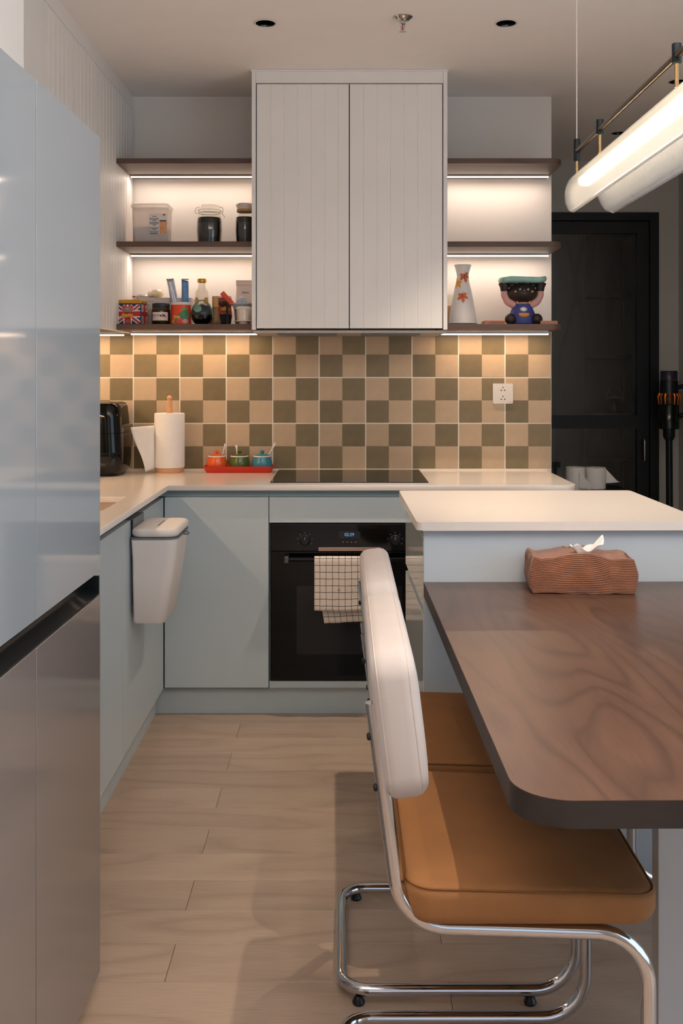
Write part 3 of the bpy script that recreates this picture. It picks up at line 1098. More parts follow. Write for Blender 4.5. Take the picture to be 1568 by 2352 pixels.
def loose(s, q):
    # s along the sheet away from the roll, q from bottom to top
    x = -.058 - .092 * s * (.35 + .65 * q) + .004 * math.sin(q * 6) * s
    y = -.030 - .045 * s - .006 * math.sin(s * 5 + q * 2)
    z = -.014 + (.195 - .006 * s) * q + .010 * (1 - q) * (1 - s)
    return (x, y, z)


o = B().sheet(loose, 10, 14).obj('loose_sheet', m_paper, t, smooth=180)
so = o.modifiers.new('thick', 'SOLIDIFY')
so.thickness = .0012
# condiment set
CX, CY = -.449, 4.385
t = thing('condiment_tray', 'long red lacquered tray under the three condiment pots', 'tray', (CX, CY, CZ1))
rings([(0, .135, .046, .008), (.004, .139, .049, .010), (.024, .148, .056, .012), (.028, .1515, .060, .014), (.0275, .1465, .055, .010), (.0105, .1425, .050, .008)]).obj('dish', m_red, t)
for i, (m, nm, lb) in enumerate(((m_orange, 'orange', 'orange glazed condiment pot with lid and spoon on the red tray'),
                                 (m_green, 'green', 'olive green glazed condiment pot with lid and spoon on the red tray'),
                                 (m_teal, 'teal', 'turquoise glazed condiment pot with lid and spoon on the red tray'))):
    t = thing('condiment_pot', lb, 'pot', (CX - .0975 + .0975 * i, CY, CZ1 + .0108), 0, 'condiment pots on the red tray')
    B().lathe([(0, 0), (.036, 0), (.041, .004), (.0445, .018), (.0435, .032), (.039, .045), (.0375, .0545), (.034, .0545), (.034, .012), (0, .012)], 32).obj('bowl', m, t)
    B().lathe([(.0340, .0546), (.0388, .0548), (.0392, .057), (.0375, .059), (.034, .059)], 32).obj('rim', m_white, t)
    B().lathe([(0, .056), (.0335, .0595), (.030, .0625), (.014, .066), (.006, .067), (.0055, .070), (.0085, .073), (.0095, .077), (.0075, .081), (0, .083)], 28).obj('lid', m, t)
    lean = (.014, .004, .052) if i == 0 else ((-.004, .01, .045) if i == 1 else (.034, .006, .056))
    p0 = Vector((.020, .012, .050)) if i != 1 else Vector((-.012, .022, .050))
    p1 = p0 + Vector(lean)
    sp = B().tube([p0, p0.lerp(p1, .6), p1], lambda s: .0022 + .0022 * s * s, 8)
    sp.ball(p1, (.0052, .003, .007))
    sp.obj('spoon', m_white, t)
# wall socket
t = thing('wall_socket', 'white double wall socket on the chequered tiles', 'socket', (PX(1154, WB), WB - .0004, PZ(904, WB)))
B().prism(rrect(-.0437, .0437, -.0437, .0437, .005), 0, .008, bev=.002, mx=Matrix.Rotation(R(90), 4, 'X')).obj('plate', m_plas, t)
for zc in (.0195, -.0195):
    h = B()
    h.lathe([(0, 0), (.0026, 0), (.0026, .0007), (0, .0007)], 14, c=(0, -.0079, zc + .0075), mx=Matrix.Rotation(R(90), 4, 'X'))
    for s in (-1, 1):
        h.prism([(s * .005, -.0033), (s * .0125, 0), (s * .005, .0033)] if s > 0 else [(s * .005, .0033), (s * .0125, 0), (s * .005, -.0033)], 0, .0007,
                mx=Matrix.Translation((0, -.0079, zc - .005)) @ Matrix.Rotation(R(90), 4, 'X'))
    h.obj('socket_hole', m_socket, t)
B().box(.024, .0375, -.0088, -.008, -.0385, -.0362).obj('maker_mark', m_inkl, t)

# hanging bin
BY0, BY1 = 3.245, 3.515
t = thing('hanging_bin', 'white plastic lidded waste bin hung on the blue cabinet door', 'bin', (DXL, (BY0 + BY1) / 2, .503))
hy = (BY1 - BY0) / 2
tm = bmesh.new()
lv = []
for z, xb, xf, hh, r in ((0, .016, .108, hy - .022, .022), (.006, .012, .113, hy - .017, .026), (.16, .010, .138, hy - .010, .03), (.20, .010, .144, hy - .009, .03), (.268, .007, .152, hy - .004, .032), (.270, .007, .152, hy - .004, .032)):
    lv.append([tm.verts.new((x, y, z)) for x, y in rrect(xb, xf, -hh, hh, (.008, r, r, .008), 6)])
for a, c in zip(lv, lv[1:]):
    for i in range(len(a)):
        tm.faces.new((a[i], a[(i + 1) % len(a)], c[(i + 1) % len(a)], c[i]))
tm.faces.new(list(reversed(lv[0])))
tm.faces.new(lv[-1])
B()._take(tm).obj('bucket', m_plas, t)
B().prism(rrect(.006, .154, -hy + .003, hy - .003, (.01, .033, .033, .01)), .2705, .2765).obj('gasket', m_gasket, t)
B()._take(cushion(.005, .156, -hy, hy, .277, .305, .038, .012, crown=0)).obj('lid', m_plas, t, smooth=50)
B().tube([(.154, 0, .276), (.166, -.004, .279), (.172, 0, .273), (.166, .004, .268), (.154, 0, .270)], .003, 8).obj('pull_loop', m_gasket, t)
t = thing('door_hook', 'grey metal hook plate over the cabinet door carrying the white bin', 'hook', (DXL, 3.36, .8325))
hk = B().box(-.030, .010, -.085, .085, .0005, .003).box(.0072, .010, -.085, .085, -.035, .0005).box(-.030, -.0275, -.085, -.05, -.022, .0005).box(-.030, -.0275, .05, .085, -.022, .0005)
hk.obj('bracket', m_grey, t)

# ================================================================== FRIDGE
FY1 = 2.17
fr = thing('fridge', 'tall four-door fridge in pale glossy glass with a black grip channel across its middle', 'fridge', (-0.518, FY1, 0), R(-1.05))
FW, FD = .85, .66
FS = FW / 2     # split
HB, HT = .835, .884
B().box(-FD, -.045, -FW, -.001, .03, 1.80).obj('body', m_steel, fr)
B().box(-.0449, -.0025, -FS - .0018, -FS + .0018, .04, HB - .001).box(-.0449, -.0025, -FS - .0018, -FS + .0018, HT + .001, 1.80).obj('gasket', m_rub, fr)  # black filler strips, added so the door gaps read as shade
for a, b in ((-FW, -FS - .0020), (-FS + .0020, 0)):
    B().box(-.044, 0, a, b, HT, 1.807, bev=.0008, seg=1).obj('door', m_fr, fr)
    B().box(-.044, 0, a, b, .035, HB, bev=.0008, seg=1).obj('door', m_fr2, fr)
# grip channel: recessed back, sloping lower lip, end blocks
ch = B()
ol = [(-.044, HB + .0005), (-.002, HB + .0005), (-.0015, HB + .004), (-.030, HB + .014), (-.036, HB + .022), (-.036, HT - .001), (-.044, HT - .001)]
ch.prism([(x, z) for x, z in ol], 0, FW - .016, mx=Matrix.Translation((0, -.008, 0)) @ Matrix.Rotation(R(90), 4, 'X'))
ch.obj('grip_channel', m_blks, fr)
B().box(-.044, -.001, -.0078, -.0005, HB + .001, HT - .008, bev=.001).obj('channel_end', m_blks, fr)
for a in (-FW + .06, -.06):
    B().lathe([(0, 0), (.018, 0), (.018, .029), (0, .029)], 16, c=(-.1, a, 0)).obj('foot', m_rub, fr)

# ================================================================== ISLAND
IY0, IY1, IZ = 2.69, 3.402, .9126
IX0, IX1 = .1915, .962
isl = thing('island_cabinet', 'pale blue kitchen island cabinet under a white quartz top', 'island', (0, 0, 0))
BX0, BX1, BY0i, BY1i = .2118, .94, 2.715, 3.36
rot = Matrix.Translation((BX0, BY0i, 0)) @ Matrix.Rotation(R(.85), 4, 'Z') @ Matrix.Translation((-BX0, -BY0i, 0))
B().box(BX0 + .021, BX1, BY0i + .0185, BY1i, .0, IZ - .024, mx=rot).obj('carcass', m_isl, isl)
B().box(BX0, BX1, BY0i, BY0i + .018, .0, IZ - .024, bev=.001, seg=1, mx=rot).obj('end_panel', m_isl, isl)
zg = .665
ym = (BY0i + .0185)
B().box(BX0, BX0 + .02, ym + .001, BY1i, zg + .012, IZ - .05, bev=.001, seg=1, mx=rot).obj('drawer_front', m_bluegl, isl)
B().box(BX0, BX0 + .02, ym + .001, BY1i, .10, zg - .010, bev=.001, seg=1, mx=rot).obj('drawer_front', m_bluegl, isl)
B().box(BX0 + .014, BX0 + .02, ym + .001, BY1i, zg - .0095, zg + .0115, mx=rot).obj('grip_channel', m_blue_dark, isl)
B().box(BX0 + .014, BX0 + .02, ym + .001, BY1i, IZ - .049, IZ - .0245, mx=rot).obj('grip_channel', m_blue_dark, isl)
o = B().prism(rrect(IX0, IX1, IY0, IY1, (.016, .016, .012, .012)), IZ - .0235, IZ, bev=.002, seg=2, mx=Matrix.Translation((IX0, IY0, 0)) @ Matrix.Rotation(R(.7), 4, 'Z') @ Matrix.Translation((-IX0, -IY0, 0))).obj('worktop', m_cnt2)
tag(o, 'white quartz top of the kitchen island behind the dining table', 'countertop')

# ================================================================== DINING TABLE
TY0, TY1, TZ, TX0, TX1 = 1.327, 2.711, .75, .2265, 1.03
tb = thing('dining_table', 'walnut dining table with rounded corners pushed against the island', 'table', (TX0, TY0, 0), R(.65))
TW, TLn = TX1 - TX0, TY1 - TY0
B().prism(rrect(0, TW, 0, TLn, (.075, .075, .002, .002), 10), TZ - .037, TZ - .0012, bev=.0015, seg=2).obj('edge_band', m_tedge, tb)
B().prism(rrect(.0006, TW - .0006, .0006, TLn - .0006, (.0745, .0745, .002, .002), 10), TZ - .001, TZ).obj('tabletop', m_table, tb)
B().box(.305, .62, .385, .42, 0, TZ - .0375, bev=.003).obj('leg_panel', m_legp, tb)
B().box(.28, .64, 1.325, 1.36, 0, TZ - .0375, bev=.003).obj('leg_panel', m_legp, tb)

# ================================================================== CHAIRS
def make_chair(label, loc):
    c = thing('cantilever_chair', label, 'chair', loc, 0, 'cantilever dining chairs')
    S = .21
    half = [(.036, -S, .789), (.078, -S, .50), (.093, -S, .442), (.45, -S, .427), (.478, -S, .36), (.478, -S, .0275), (-.006, -S, .0275)]
    half = [(.045, -S, .789), (.0905, -S, .438), (.478, -S, .426), (.478, -S, .0275), (-.006, -S, .0275)]
    pts = half + [(x, -y, z) for x, y, z in reversed(half)]
    path = fillet(pts, [0, .085, .085, .085, .06, .06, .085, .085, .085, 0], 9)
    B().tube(path, .0122, 16).obj('frame', m_chrome, c)
    B().tube([(.17, -S, .428), (.17, S, .428)], .006, 8).obj('cross_rod', m_blks, c)
    B().tube([(.38, -S, .424), (.38, S, .424)], .006, 8).obj('cross_rod', m_blks, c)
    # seat
    b = B()._take(cushion(.093, .494, -.238, .238, .447, .512, .05, .021, crown=.003))

    def soft(v):
        k = max(0, (v.z - .48) / .03)
        d = ((v.x - .295) / .21) ** 2 + (v.y / .24) ** 2
        z = v.z + k * (.006 * (1 - min(1, d)) - .016 * max(0, (v.x - .29) / .21) ** 1.5)
        return (v.x, v.y, z + .0015 * k * noise.noise((v.x * 9, v.y * 9, 2)))
    b.warp(soft)
    st = b.obj('seat_cushion', m_seat, c, smooth=60)
    ol = rrect(.0975, .4895, -.2335, .2335, .0455, 8)
    B().tube([soft(Vector((x, y, .5065))) for x, y in ol], .0014, 6, closed=True).obj('piping', m_pipe, st, smooth=80)
    # back
    T = Matrix.Translation((.101, 0, .634)) @ Matrix.Rotation(R(-7.0), 4, 'Y')
    yz = Matrix(((0, 0, 1, 0), (1, 0, 0, 0), (0, 1, 0, 0), (0, 0, 0, 1)))      # outline x,y -> y,z ; height -> x
    b = B()._take(cushion(-.235, .235, 0, .24, -.037, .036, .045, .024, crown=.005), 0, yz)
    bmesh.ops.transform(b.bm, matrix=T, verts=b.bm.verts)
    bk = b.obj('back_cushion', m_back, c, smooth=60)
    for dx in (-.0255, .0245):
        B().tube([T @ Vector((dx, y, z)) for y, z in rrect(-.2315, .2315, .0035, .2365, .042, 8)], .0011, 6, closed=True).obj('piping', m_backp, bk, smooth=80)
    # black screws through the posts into the back, glides below the runners
    for s in (-1, 1):
        for z in (.735, .655):
            x = .045 + (.789 - z) / (.789 - .438) * .0455
            B().lathe([(0, 0), (.006, 0), (.006, .004), (.004, .006), (0, .006)], 12, mx=Matrix.Rotation(R(-97), 4, 'Y')).obj('screw', m_rub, c, loc=(x - .0105, s * S, z))
    for x in (.385, .03):
        for s in (-1, 1):
            B().lathe([(0, 0), (.012, 0), (.0135, .004), (.010, .012), (.006, .0165), (0, .0165)], 14).obj('glide', m_blks, c, loc=(x, s * S, 0.0))
    return c


ch1 = make_chair('nearest cream and ochre chrome chair with its seat tucked under the table end', (0, 1.815, 0))
copy_thing(ch1, (0, 2.325, 0), 0, 'cream and ochre chrome chair between the nearest chair and the island')
copy_thing(ch1, (1.20, 2.36, 0), PI, 'chrome chair across the table of which only frame tubes show behind the table leg')

# ================================================================== TISSUE BOX
def tissue_cover():
    t = thing('tissue_box_cover', 'rust brown corduroy tissue box cover on the walnut table', 'tissue cover', (.605, 2.625, TZ), R(-3))
    b = B()
    bm = b.bm
    uvl = bm.loops.layers.uv.new('UVMap')
    lx, ly, lz = .127, .062, .094
    nx, ny, nz = 44, 22, 18

    def shape(x, y, z, part):
        sx, sy = x / lx, y / ly
        dz = 0
        if part == 'top':
            dz = -.010 * (1 - abs(sy)) * (abs(sx) < 2) + .006 * math.cos(sx * 4.2 + .6) * (1 - abs(sy) * .4) + .004 * noise.noise((x * 30, y * 30, 1))
            e = max(0, abs(sx) - .86) / .14
            dz += -.006 * e * (1 if sx > 0 else -1.2)
            dz += .010 * math.exp(-((sx - .18) / .22) ** 2) * (1 - abs(sy) * .3)
        else:
            zz = z / lz
            dz = (.006 * math.cos(sx * 4.2 + .6) + .004 * noise.noise((x * 30, y * 30, 1)) - .006 * max(0, abs(sx) - .86) / .14 * (1 if sx > 0 else -1.2) + .010 * math.exp(-((sx - .18) / .22) ** 2) * .7) * zz
            bulge = math.sin(PI * min(1, max(0, zz)))
            if abs(sy) > .98:
                y += math.copysign(.007 * bulge * (1 - sx * sx) + .005 * noise.noise((x * 26, z * 30, 4)) * (1 - abs(sx) ** 4), sy)
            if abs(sx) > .98:
                x += math.copysign(.006 * bulge + .006 * noise.noise((y * 26, z * 30, 7)), sx)
            if zz < .25:
                dz += .006 * max(0, noise.noise((x * 22, y * 22, 9))) * (1 - zz * 4) if (abs(sy) > .98) else 0
        x *= 1 - .05 * max(0, z / lz - .5)
        return Vector((x, y, z + dz))
    def patch(f, na, nb, uvf, part):
        V = [[bm.verts.new(shape(*f(i / na, j / nb), part)) for j in range(nb + 1)] for i in range(na + 1)]
        for i in range(na):
            for j in range(nb):
                fc = bm.faces.new((V[i][j], V[i + 1][j], V[i + 1][j + 1], V[i][j + 1]))
                for lo, (p, q) in zip(fc.loops, ((i, j), (i + 1, j), (i + 1, j + 1), (i, j + 1))):
                    lo[uvl].uv = uvf(p / na, q / nb)
    patch(lambda s, q: (-lx + 2 * lx * s, -ly, lz * q), nx, nz, lambda s, q: (2 * lx * s, lz * q), 'side')
    patch(lambda s, q: (lx - 2 * lx * s, ly, lz * q), nx, nz, lambda s, q: (2 * lx * s, lz * q), 'side')
    patch(lambda s, q: (lx, -ly + 2 * ly * s, lz * q), ny, nz, lambda s, q: (lz * q, 2 * ly * s), 'side')
    patch(lambda s, q: (-lx, ly - 2 * ly * s, lz * q), ny, nz, lambda s, q: (lz * q, 2 * ly * s), 'side')
    patch(lambda s, q: (-lx + 2 * lx * s, -ly + 2 * ly * q, lz), nx, ny, lambda s, q: (2 * lx * s, lz + 2 * ly * q), 'top')
    bmesh.ops.remove_doubles(bm, verts=bm.verts, dist=.004)
    bmesh.ops.recalc_face_normals(bm, faces=bm.faces)
    o = b.obj('cover', m_cord, t, smooth=180)
    so = o.modifiers.new('thick', 'SOLIDIFY')
    so.thickness = .003
    sb_ = o.modifiers.new('sub', 'SUBSURF')
    sb_.levels = sb_.render_levels = 1

    def paper(s, q):
        a = 2 * PI * s
        r = .004 + .030 * q
        x = .006 + r * 1.25 * math.cos(a) + .012 * q
        y = -.004 + r * .45 * math.sin(a) + .004 * math.sin(3 * a) * q
        z = .080 + .034 * q ** .7 + (.011 * math.sin(2 * a + .9) + .006 * math.sin(5 * a)) * q + .009 * math.cos(a) * q
        return (x, y, z)
    o = B().sheet(paper, 40, 8).obj('tissue', m_tissue, t, smooth=180)
    so = o.modifiers.new('thick', 'SOLIDIFY')
    so.thickness = .0008


tissue_cover()

# ================================================================== SHELF ITEMS, middle left shelf (z 1.836)
Z2, Z3 = 1.8362, 1.5022
t = thing('rice_tub', 'translucent plastic tub of white rice with a printed label on the shelf', 'container', (-.800, 4.262, Z2))
tb_ = rings([(0, .068, .052, .012), (.01, .071, .055, .014), (.150, .0745, .0585, .014)])
tb_.obj('tub', m_tub, t)


def ricetop(v):
    if v.z > .02:
        return (v.x, v.y, v.z + .022 * math.sin((v.x + .02) * 28) - .018 * (v.x / .07) - .01)
    return v


bb = rings([(.003, .066, .050, .012), (.01, .069, .053, .012), (.06, .0705, .0545, .012), (.085, .071, .055, .012)])
bb.warp(ricetop)
bb.obj('rice', m_rice, t)
rings([(.150, .0775, .0615, .014), (.158, .0785, .0625, .014), (.165, .076, .060, .014), (.170, .066, .05, .012)]).obj('lid', m_tub, t)
lb = B().box(-.002, .071, -.0605, -.0598, .038, .125).obj('printed_label', m_lbl, t)
q = B()
q.box(.0, .038, -.0612, -.0605, .045, .055).box(.0, .038, -.0612, -.0605, .060, .068).box(.0, .038, -.0612, -.0605, .080, .090).box(.0, .038, -.0612, -.0605, .098, .106).obj('print_block', m_inkl, lb)
q = B()
for zz in (.0585, .0765, .0945, .112):
    q.box(.012, .028, -.0614, -.0605, zz - .0011, zz + .0011)
q.box(.002, .034, -.0614, -.0605, .0405, .0435).box(.041, .069, -.0614, -.0605, .0915, .0965).obj('print_line', m_ink, lb)
B().box(.041, .0705, -.0612, -.0605, .040, .091).obj('print_photo', m_food, lb)
B().box(.056, .064, -.0613, -.0605, .115, .122).obj('print_badge', m_redp, lb)


def clip_jar(x, y, r, h, lid_glass, label):
    t = thing('storage_jar', label, 'jar', (x, y, Z2), 0, 'jars of black contents on the shelf')
    B().lathe([(0, 0), (r * .86, 0), (r * .95, .006), (r, h * .35), (r * .98, h * .60), (r * .86, h * .73), (r * .78, h * .78), (r * .78, h * .82), (r * .74, h * .82), (r * .74, h * .78), (r * .9, h * .6), (r * .95, h * .35), (r * .88, .008), (0, .006)], 40).obj('glass_body', m_glass, t)
    B().lathe([(0, .009), (r * .86, .010), (r * .925, h * .35), (r * .91, h * .58), (r * .86, h * .675), (0, h * .675)], 40).obj('contents', m_jar, t)
    if lid_glass:
        B().lathe([(r * .70, h * .825), (r * .83, h * .825), (r * .85, h * .86), (r * .83, h * .93), (r * .74, h * .985), (r * .5, h), (0, h)], 36).obj('lid', m_glass, t)
        w = B()
        w.tube([(r * .83 * math.cos(a), r * .83 * math.sin(a), h * .80) for a in [2 * PI * i / 28 for i in range(28)]], .0011, 6, closed=True)
        w.tube([(r * .87 * math.cos(a), r * .87 * math.sin(a), h * .86) for a in [2 * PI * i / 28 for i in range(28)]], .0011, 6, closed=True)
        w.tube(fillet([(-r * .85, 0, h * .80), (-r * 1.13, -.004, h * .79), (-r * 1.02, -.004, h * .93), (-r * .8, 0, h * .95)], .008, 5), .0012, 6)
        w.tube(fillet([(r * .8, 0, h * .95), (r * 1.05, -.004, h * .93), (r * 1.02, -.006, h * .78), (r * 1.2, -.008, h * .68)], .006, 5), .0012, 6)
        w.tube(fillet([(r * .88, -.01, h * .80), (r * 1.08, -.012, h * .74), (r * 1.06, .008, h * .82), (r * .88, .01, h * .86)], .005, 4), .0012, 6)
        w.obj('wire_clip', m_steel, t)
    else:
        B().lathe([(r * .80, h * .80), (r * .84, h * .81), (r * .84, h * .86), (r * .80, h * .865)], 36).obj('seal_ring', m_bamboo, t)
        B().lathe([(0, h * .868), (r * .80, h * .868), (r * .82, h * .92), (r * .92, h * .955), (r * .92, h * .985), (r * .88, h), (0, h)], 36).obj('lid', m_ceram, t)


clip_jar(-.560, 4.25, .0545, .166, True, 'clip-top glass jar full of black contents on the middle left shelf')
clip_jar(-.412, 4.25, .0415, .170, False, 'glass jar with pale stopper lid and black contents half behind the hood cabinet')

# ================================================================== SHELF ITEMS, lowest left shelf (z 1.502)
t = thing('biscuit_tin', 'biscuit tin printed as a union flag with a gold lid', 'tin', (-.876, 4.205, Z3), R(-14) * 0 - R(9))
W, H, D = .112, .084, .078
tb0 = B().box(-W / 2, W / 2, -D / 2, D / 2, 0, H, bev=.003).obj('box', m_bluep, t)
B().box(-W / 2 - .0005, W / 2 + .0005, -D / 2 - .0005, D / 2 + .0005, H, H + .017, bev=.004, seg=3).obj('lid', m_gold, t)


def fl_poly(pts, m, lay, name='printed_flag', side=False, par=tb0):
    off = .0003 * lay
    b = B()
    if side:
        b.poly([(W / 2 + off, -D / 2 + p[0], p[1]) for p in pts])
    else:
        b.poly([(-W / 2 + p[0], -D / 2 - off, p[1]) for p in pts])
    b.obj(name, m, par, smooth=0)


e = .003
for side, ww in ((False, W), (True, D)):
    for mirror in (False, True):
        def mm(pts):
            return [(ww - x, z) for x, z in reversed(pts)] if mirror else pts
        fl_poly(mm([(e, e), (e + .014, e), (ww - e, H - e - .012), (ww - e, H - e), (ww - e - .014, H - e), (e, e + .012)]), m_whp, 1, side=side)
        fl_poly(mm([(e, e), (e + .007, e), (ww - e, H - e - .006), (ww - e, H - e - .001), (ww - e - .005, H - e), (e, e + .005)]), m_redp, 2, side=side)
    fl_poly([(e, .028), (ww - e, .028), (ww - e, .058), (e, .058)], m_whp, 3, side=side)
    fl_poly([(ww / 2 - .018, e), (ww / 2 + .018, e), (ww / 2 + .018, H - e), (ww / 2 - .018, H - e)], m_whp, 3, side=side)
    fl_poly([(e, .033), (ww - e, .033), (ww - e, .053), (e, .053)], m_redp, 4, side=side)
    fl_poly([(ww / 2 - .013, e), (ww / 2 + .013, e), (ww / 2 + .013, H - e), (ww / 2 - .013, H - e)], m_redp, 4, side=side)
fl_poly([(W / 2 - .023, .050), (W / 2 + .023, .050), (W / 2 + .023, .076), (W / 2 - .023, .076)], m_whp, 5, 'printed_badge')
fl_poly([(W / 2 - .022, .051), (W / 2 + .022, .051), (W / 2 + .022, .075), (W / 2 - .022, .075)], m_redp, 6, 'printed_badge')
fl_poly(rrect(W / 2 - .017, W / 2 + .017, .0555, .0685, .006), m_whp, 7, 'printed_badge')
fl_poly(rrect(W / 2 - .0155, W / 2 + .0155, .057, .067, .005), m_ink, 8, 'printed_badge')
fl_poly([(W / 2 - .011, .061), (W / 2 + .011, .061), (W / 2 + .011, .064), (W / 2 - .011, .064)], m_whp, 9, 'printed_badge')
fl_poly([(W / 2 + .0045 * math.cos(a), .0765 + .0045 * math.sin(a)) for a in [2 * PI * i / 14 for i in range(14)]], m_whp, 9, 'printed_badge')
for i, x in enumerate((-.018, -.006, .006, .017)):
    fl_poly([(W / 2 + x + .0085 * math.cos(a), .038 - .002 * (i % 2) + .0075 * math.sin(a)) for a in [2 * PI * k / 16 for k in range(16)]], m_cook, 7 + i, 'printed_biscuit')
fl_poly([(W / 2 - .009, .008), (W / 2 + .009, .008), (W / 2 + .009, .0105), (W / 2 - .009, .0105)], m_pink, 7, 'printed_line')
fl_poly([(W / 2 - .007, .016), (W / 2 + .007, .016), (W / 2 + .007, .0175), (W / 2 - .007, .0175)], m_pink, 7, 'printed_line')

# wrap helper: label on a cylinder
def wrap(r, x0, x1, z0, z1, c=(0, 0), n=12, name='label', m=m_lbl, par=None, off=.0005):
    def f(s, q):
        a = (x0 + (x1 - x0) * s) / r
        return (c[0] + (r + off) * math.sin(a), c[1] - (r + off) * math.cos(a), z0 + (z1 - z0) * q)
    return B().sheet(f, n, 1).obj(name, m, par, smooth=180)


def wrap_poly(r, pts, cz, name, m, par, off=.0008, rr=None, ctr=(0, 0)):
    """star-shaped figure around its centre laid on a turned surface; rr(z) gives the radius"""
    rf = rr or (lambda z: r)
    b = B()
    t_ = bmesh.new()
    n = len(pts)
    prev = None
    cx_ = ctr[0]

    def put(p):
        z = cz + ctr[1] + p[1]
        q_ = rf(z) + off
        a = (cx_ + p[0]) / rf(z)
        return t_.verts.new((q_ * math.sin(a), -q_ * math.cos(a), z))
    cen = put((0, 0))
    for s in (.25, .5, .75, 1.0):
        ring = [put((p[0] * s, p[1] * s)) for p in pts]
        for i in range(n):
            j = (i + 1) % n
            if prev is None:
                t_.faces.new((cen, ring[i], ring[j]))
            else:
                t_.faces.new((prev[i], ring[i], ring[j], prev[j]))
        prev = ring
    b._take(t_)
    return b.obj(name, m, par, smooth=180)


def circ(r, n=16, sy=1.0): return [(r * math.cos(2 * PI * i / n), r * sy * math.sin(2 * PI * i / n)) for i in range(n)]


# ginger tea jar
t = thing('preserve_jar', 'squat dark olive jar with a paper label between the biscuit tin and the red can', 'jar', (PX(369, 4.19), 4.195, Z3))
r = .0375
gb = B().lathe([(0, 0), (r * .93, 0), (r, .004), (r, .060), (r * .94, .066), (r * .92, .072), (0, .072)], 36).obj('glass_body', m_olglass, t)
B().lathe([(0, .003), (r * .95, .004), (r * .96, .060), (0, .064)], 30).obj('contents', mat('ginger_tea', (96, 76, 32), .3, var=.25, vscale=60), t)
B().lathe([(0, .073), (r * .93, .073), (r * .95, .075), (r * .95, .084), (r * .90, .087), (0, .087)], 36).obj('lid', m_tealp, t)
lb = wrap(r, -.034, .037, .016, .050, name='paper_label', m=mat('pink_label', (226, 206, 198), .6), par=t)
tx = text('label_lettering', '생강차', .0125, m_ink, lb, (0, 0, 0), rot=(0, 0, 0), ext=.0001)
for v in tx.data.vertices:
    a = (v.co.x - .017) / r
    v.co = ((r + .0009) * math.sin(a), -(r + .0009) * math.cos(a), .0355 + v.co.y)
for i, (x, z, s_) in enumerate(((.006, .035, .0052), (.012, .032, .006), (.019, .036, .0055), (.024, .031, .005), (.015, .039, .004))):
    wrap_poly(r, circ(s_, 10, .7), z, 'printed_ginger', m_bamboo if i % 2 else m_vein, lb, .0009 + .0002 * i, ctr=(x, 0))
# snack can
t = thing('snack_can', 'red and green printed can with a white plastic lid', 'can', (PX(415, 4.19), 4.20, Z3))
r = .0415
cb = B().lathe([(0, 0), (r, 0), (r, .080), (0, .080)], 40).obj('body', m_orp, t)
B().lathe([(0, .0803), (r * 1.03, .0803), (r * 1.05, .083), (r * 1.04, .089), (r * .98, .091), (0, .091)], 40).obj('lid', m_plas, t)
wrap_poly(r, [(-.022, -.030), (.036, -.030), (.040, .012), (.030, .030), (.012, .022), (-.006, .008), (-.016, -.008)], .034, 'printed_green', m_greenp, cb, .0005)
wrap_poly(r, circ(.013, 14, .42), .064, 'printed_leaf', mat('print_leaf', (106, 150, 70), .4), cb, .0011, ctr=(.022, 0))
wrap_poly(r, [(-.014, -.006), (.014, -.006), (.014, .006), (-.014, .006)], .030, 'printed_tag', m_yel, cb, .0012, ctr=(-.013, 0))
wrap_poly(r, [(-.012, -.012), (.0, -.012), (.010, -.014), (.004, -.004), (.010, .004), (.0, .002), (-.004, .012), (-.006, .001), (-.014, .0)], .016, 'printed_splash', m_yel, cb, .0010, ctr=(-.028, 0))
wrap_poly(r, circ(.011, 14, .9), .013, 'printed_blob', m_pink, cb, .0012, ctr=(.024, 0))
# long terrazzo box lying behind
t = thing('patterned_box', 'pale box with dark speckles lying behind the tin and cans', 'box', (-.762, 4.335, Z3))
B().box(-.122, .122, -.055, .06, 0, .118, bev=.002).obj('box', m_terz, t)
t = thing('lidded_dish', 'small grey dish with red clips lying on the speckled box', 'dish', (-.850, 4.315, Z3 + .1185))
B().lathe([(0, 0), (.028, 0), (.032, .006), (.026, .013), (0, .015)], 28).obj('dish', m_ceram, t)
for s in (-1, 1):
    B().box(s * .037 - .007, s * .037 + .007, -.006, .006, .003, .009, bev=.002).obj('clip', m_red, t)
t = thing('noodle_bag', 'clear bag of yellow noodles lying on the speckled box', 'bag', (-.795, 4.315, Z3 + .1185))
b = B().ball((0, 0, .015), (.030, .024, .0155))
b.warp(lambda v: (v.x, v.y, max(0, v.z + .005 * noise.noise(v * 70))))
b.obj('noodles', m_noodle, t)
b = B().ball((0, 0, .0175), (.034, .028, .018), u=28, v=16)
b.warp(lambda v: (v.x * (1 + .1 * noise.noise(v * 50)) + max(0, v.z - .02) * .1, v.y, max(0, v.z * 1.05 + .010 * noise.noise(v * 55 + Vector((3, 0, 0))))))
b.obj('film', m_film, t, smooth=25)
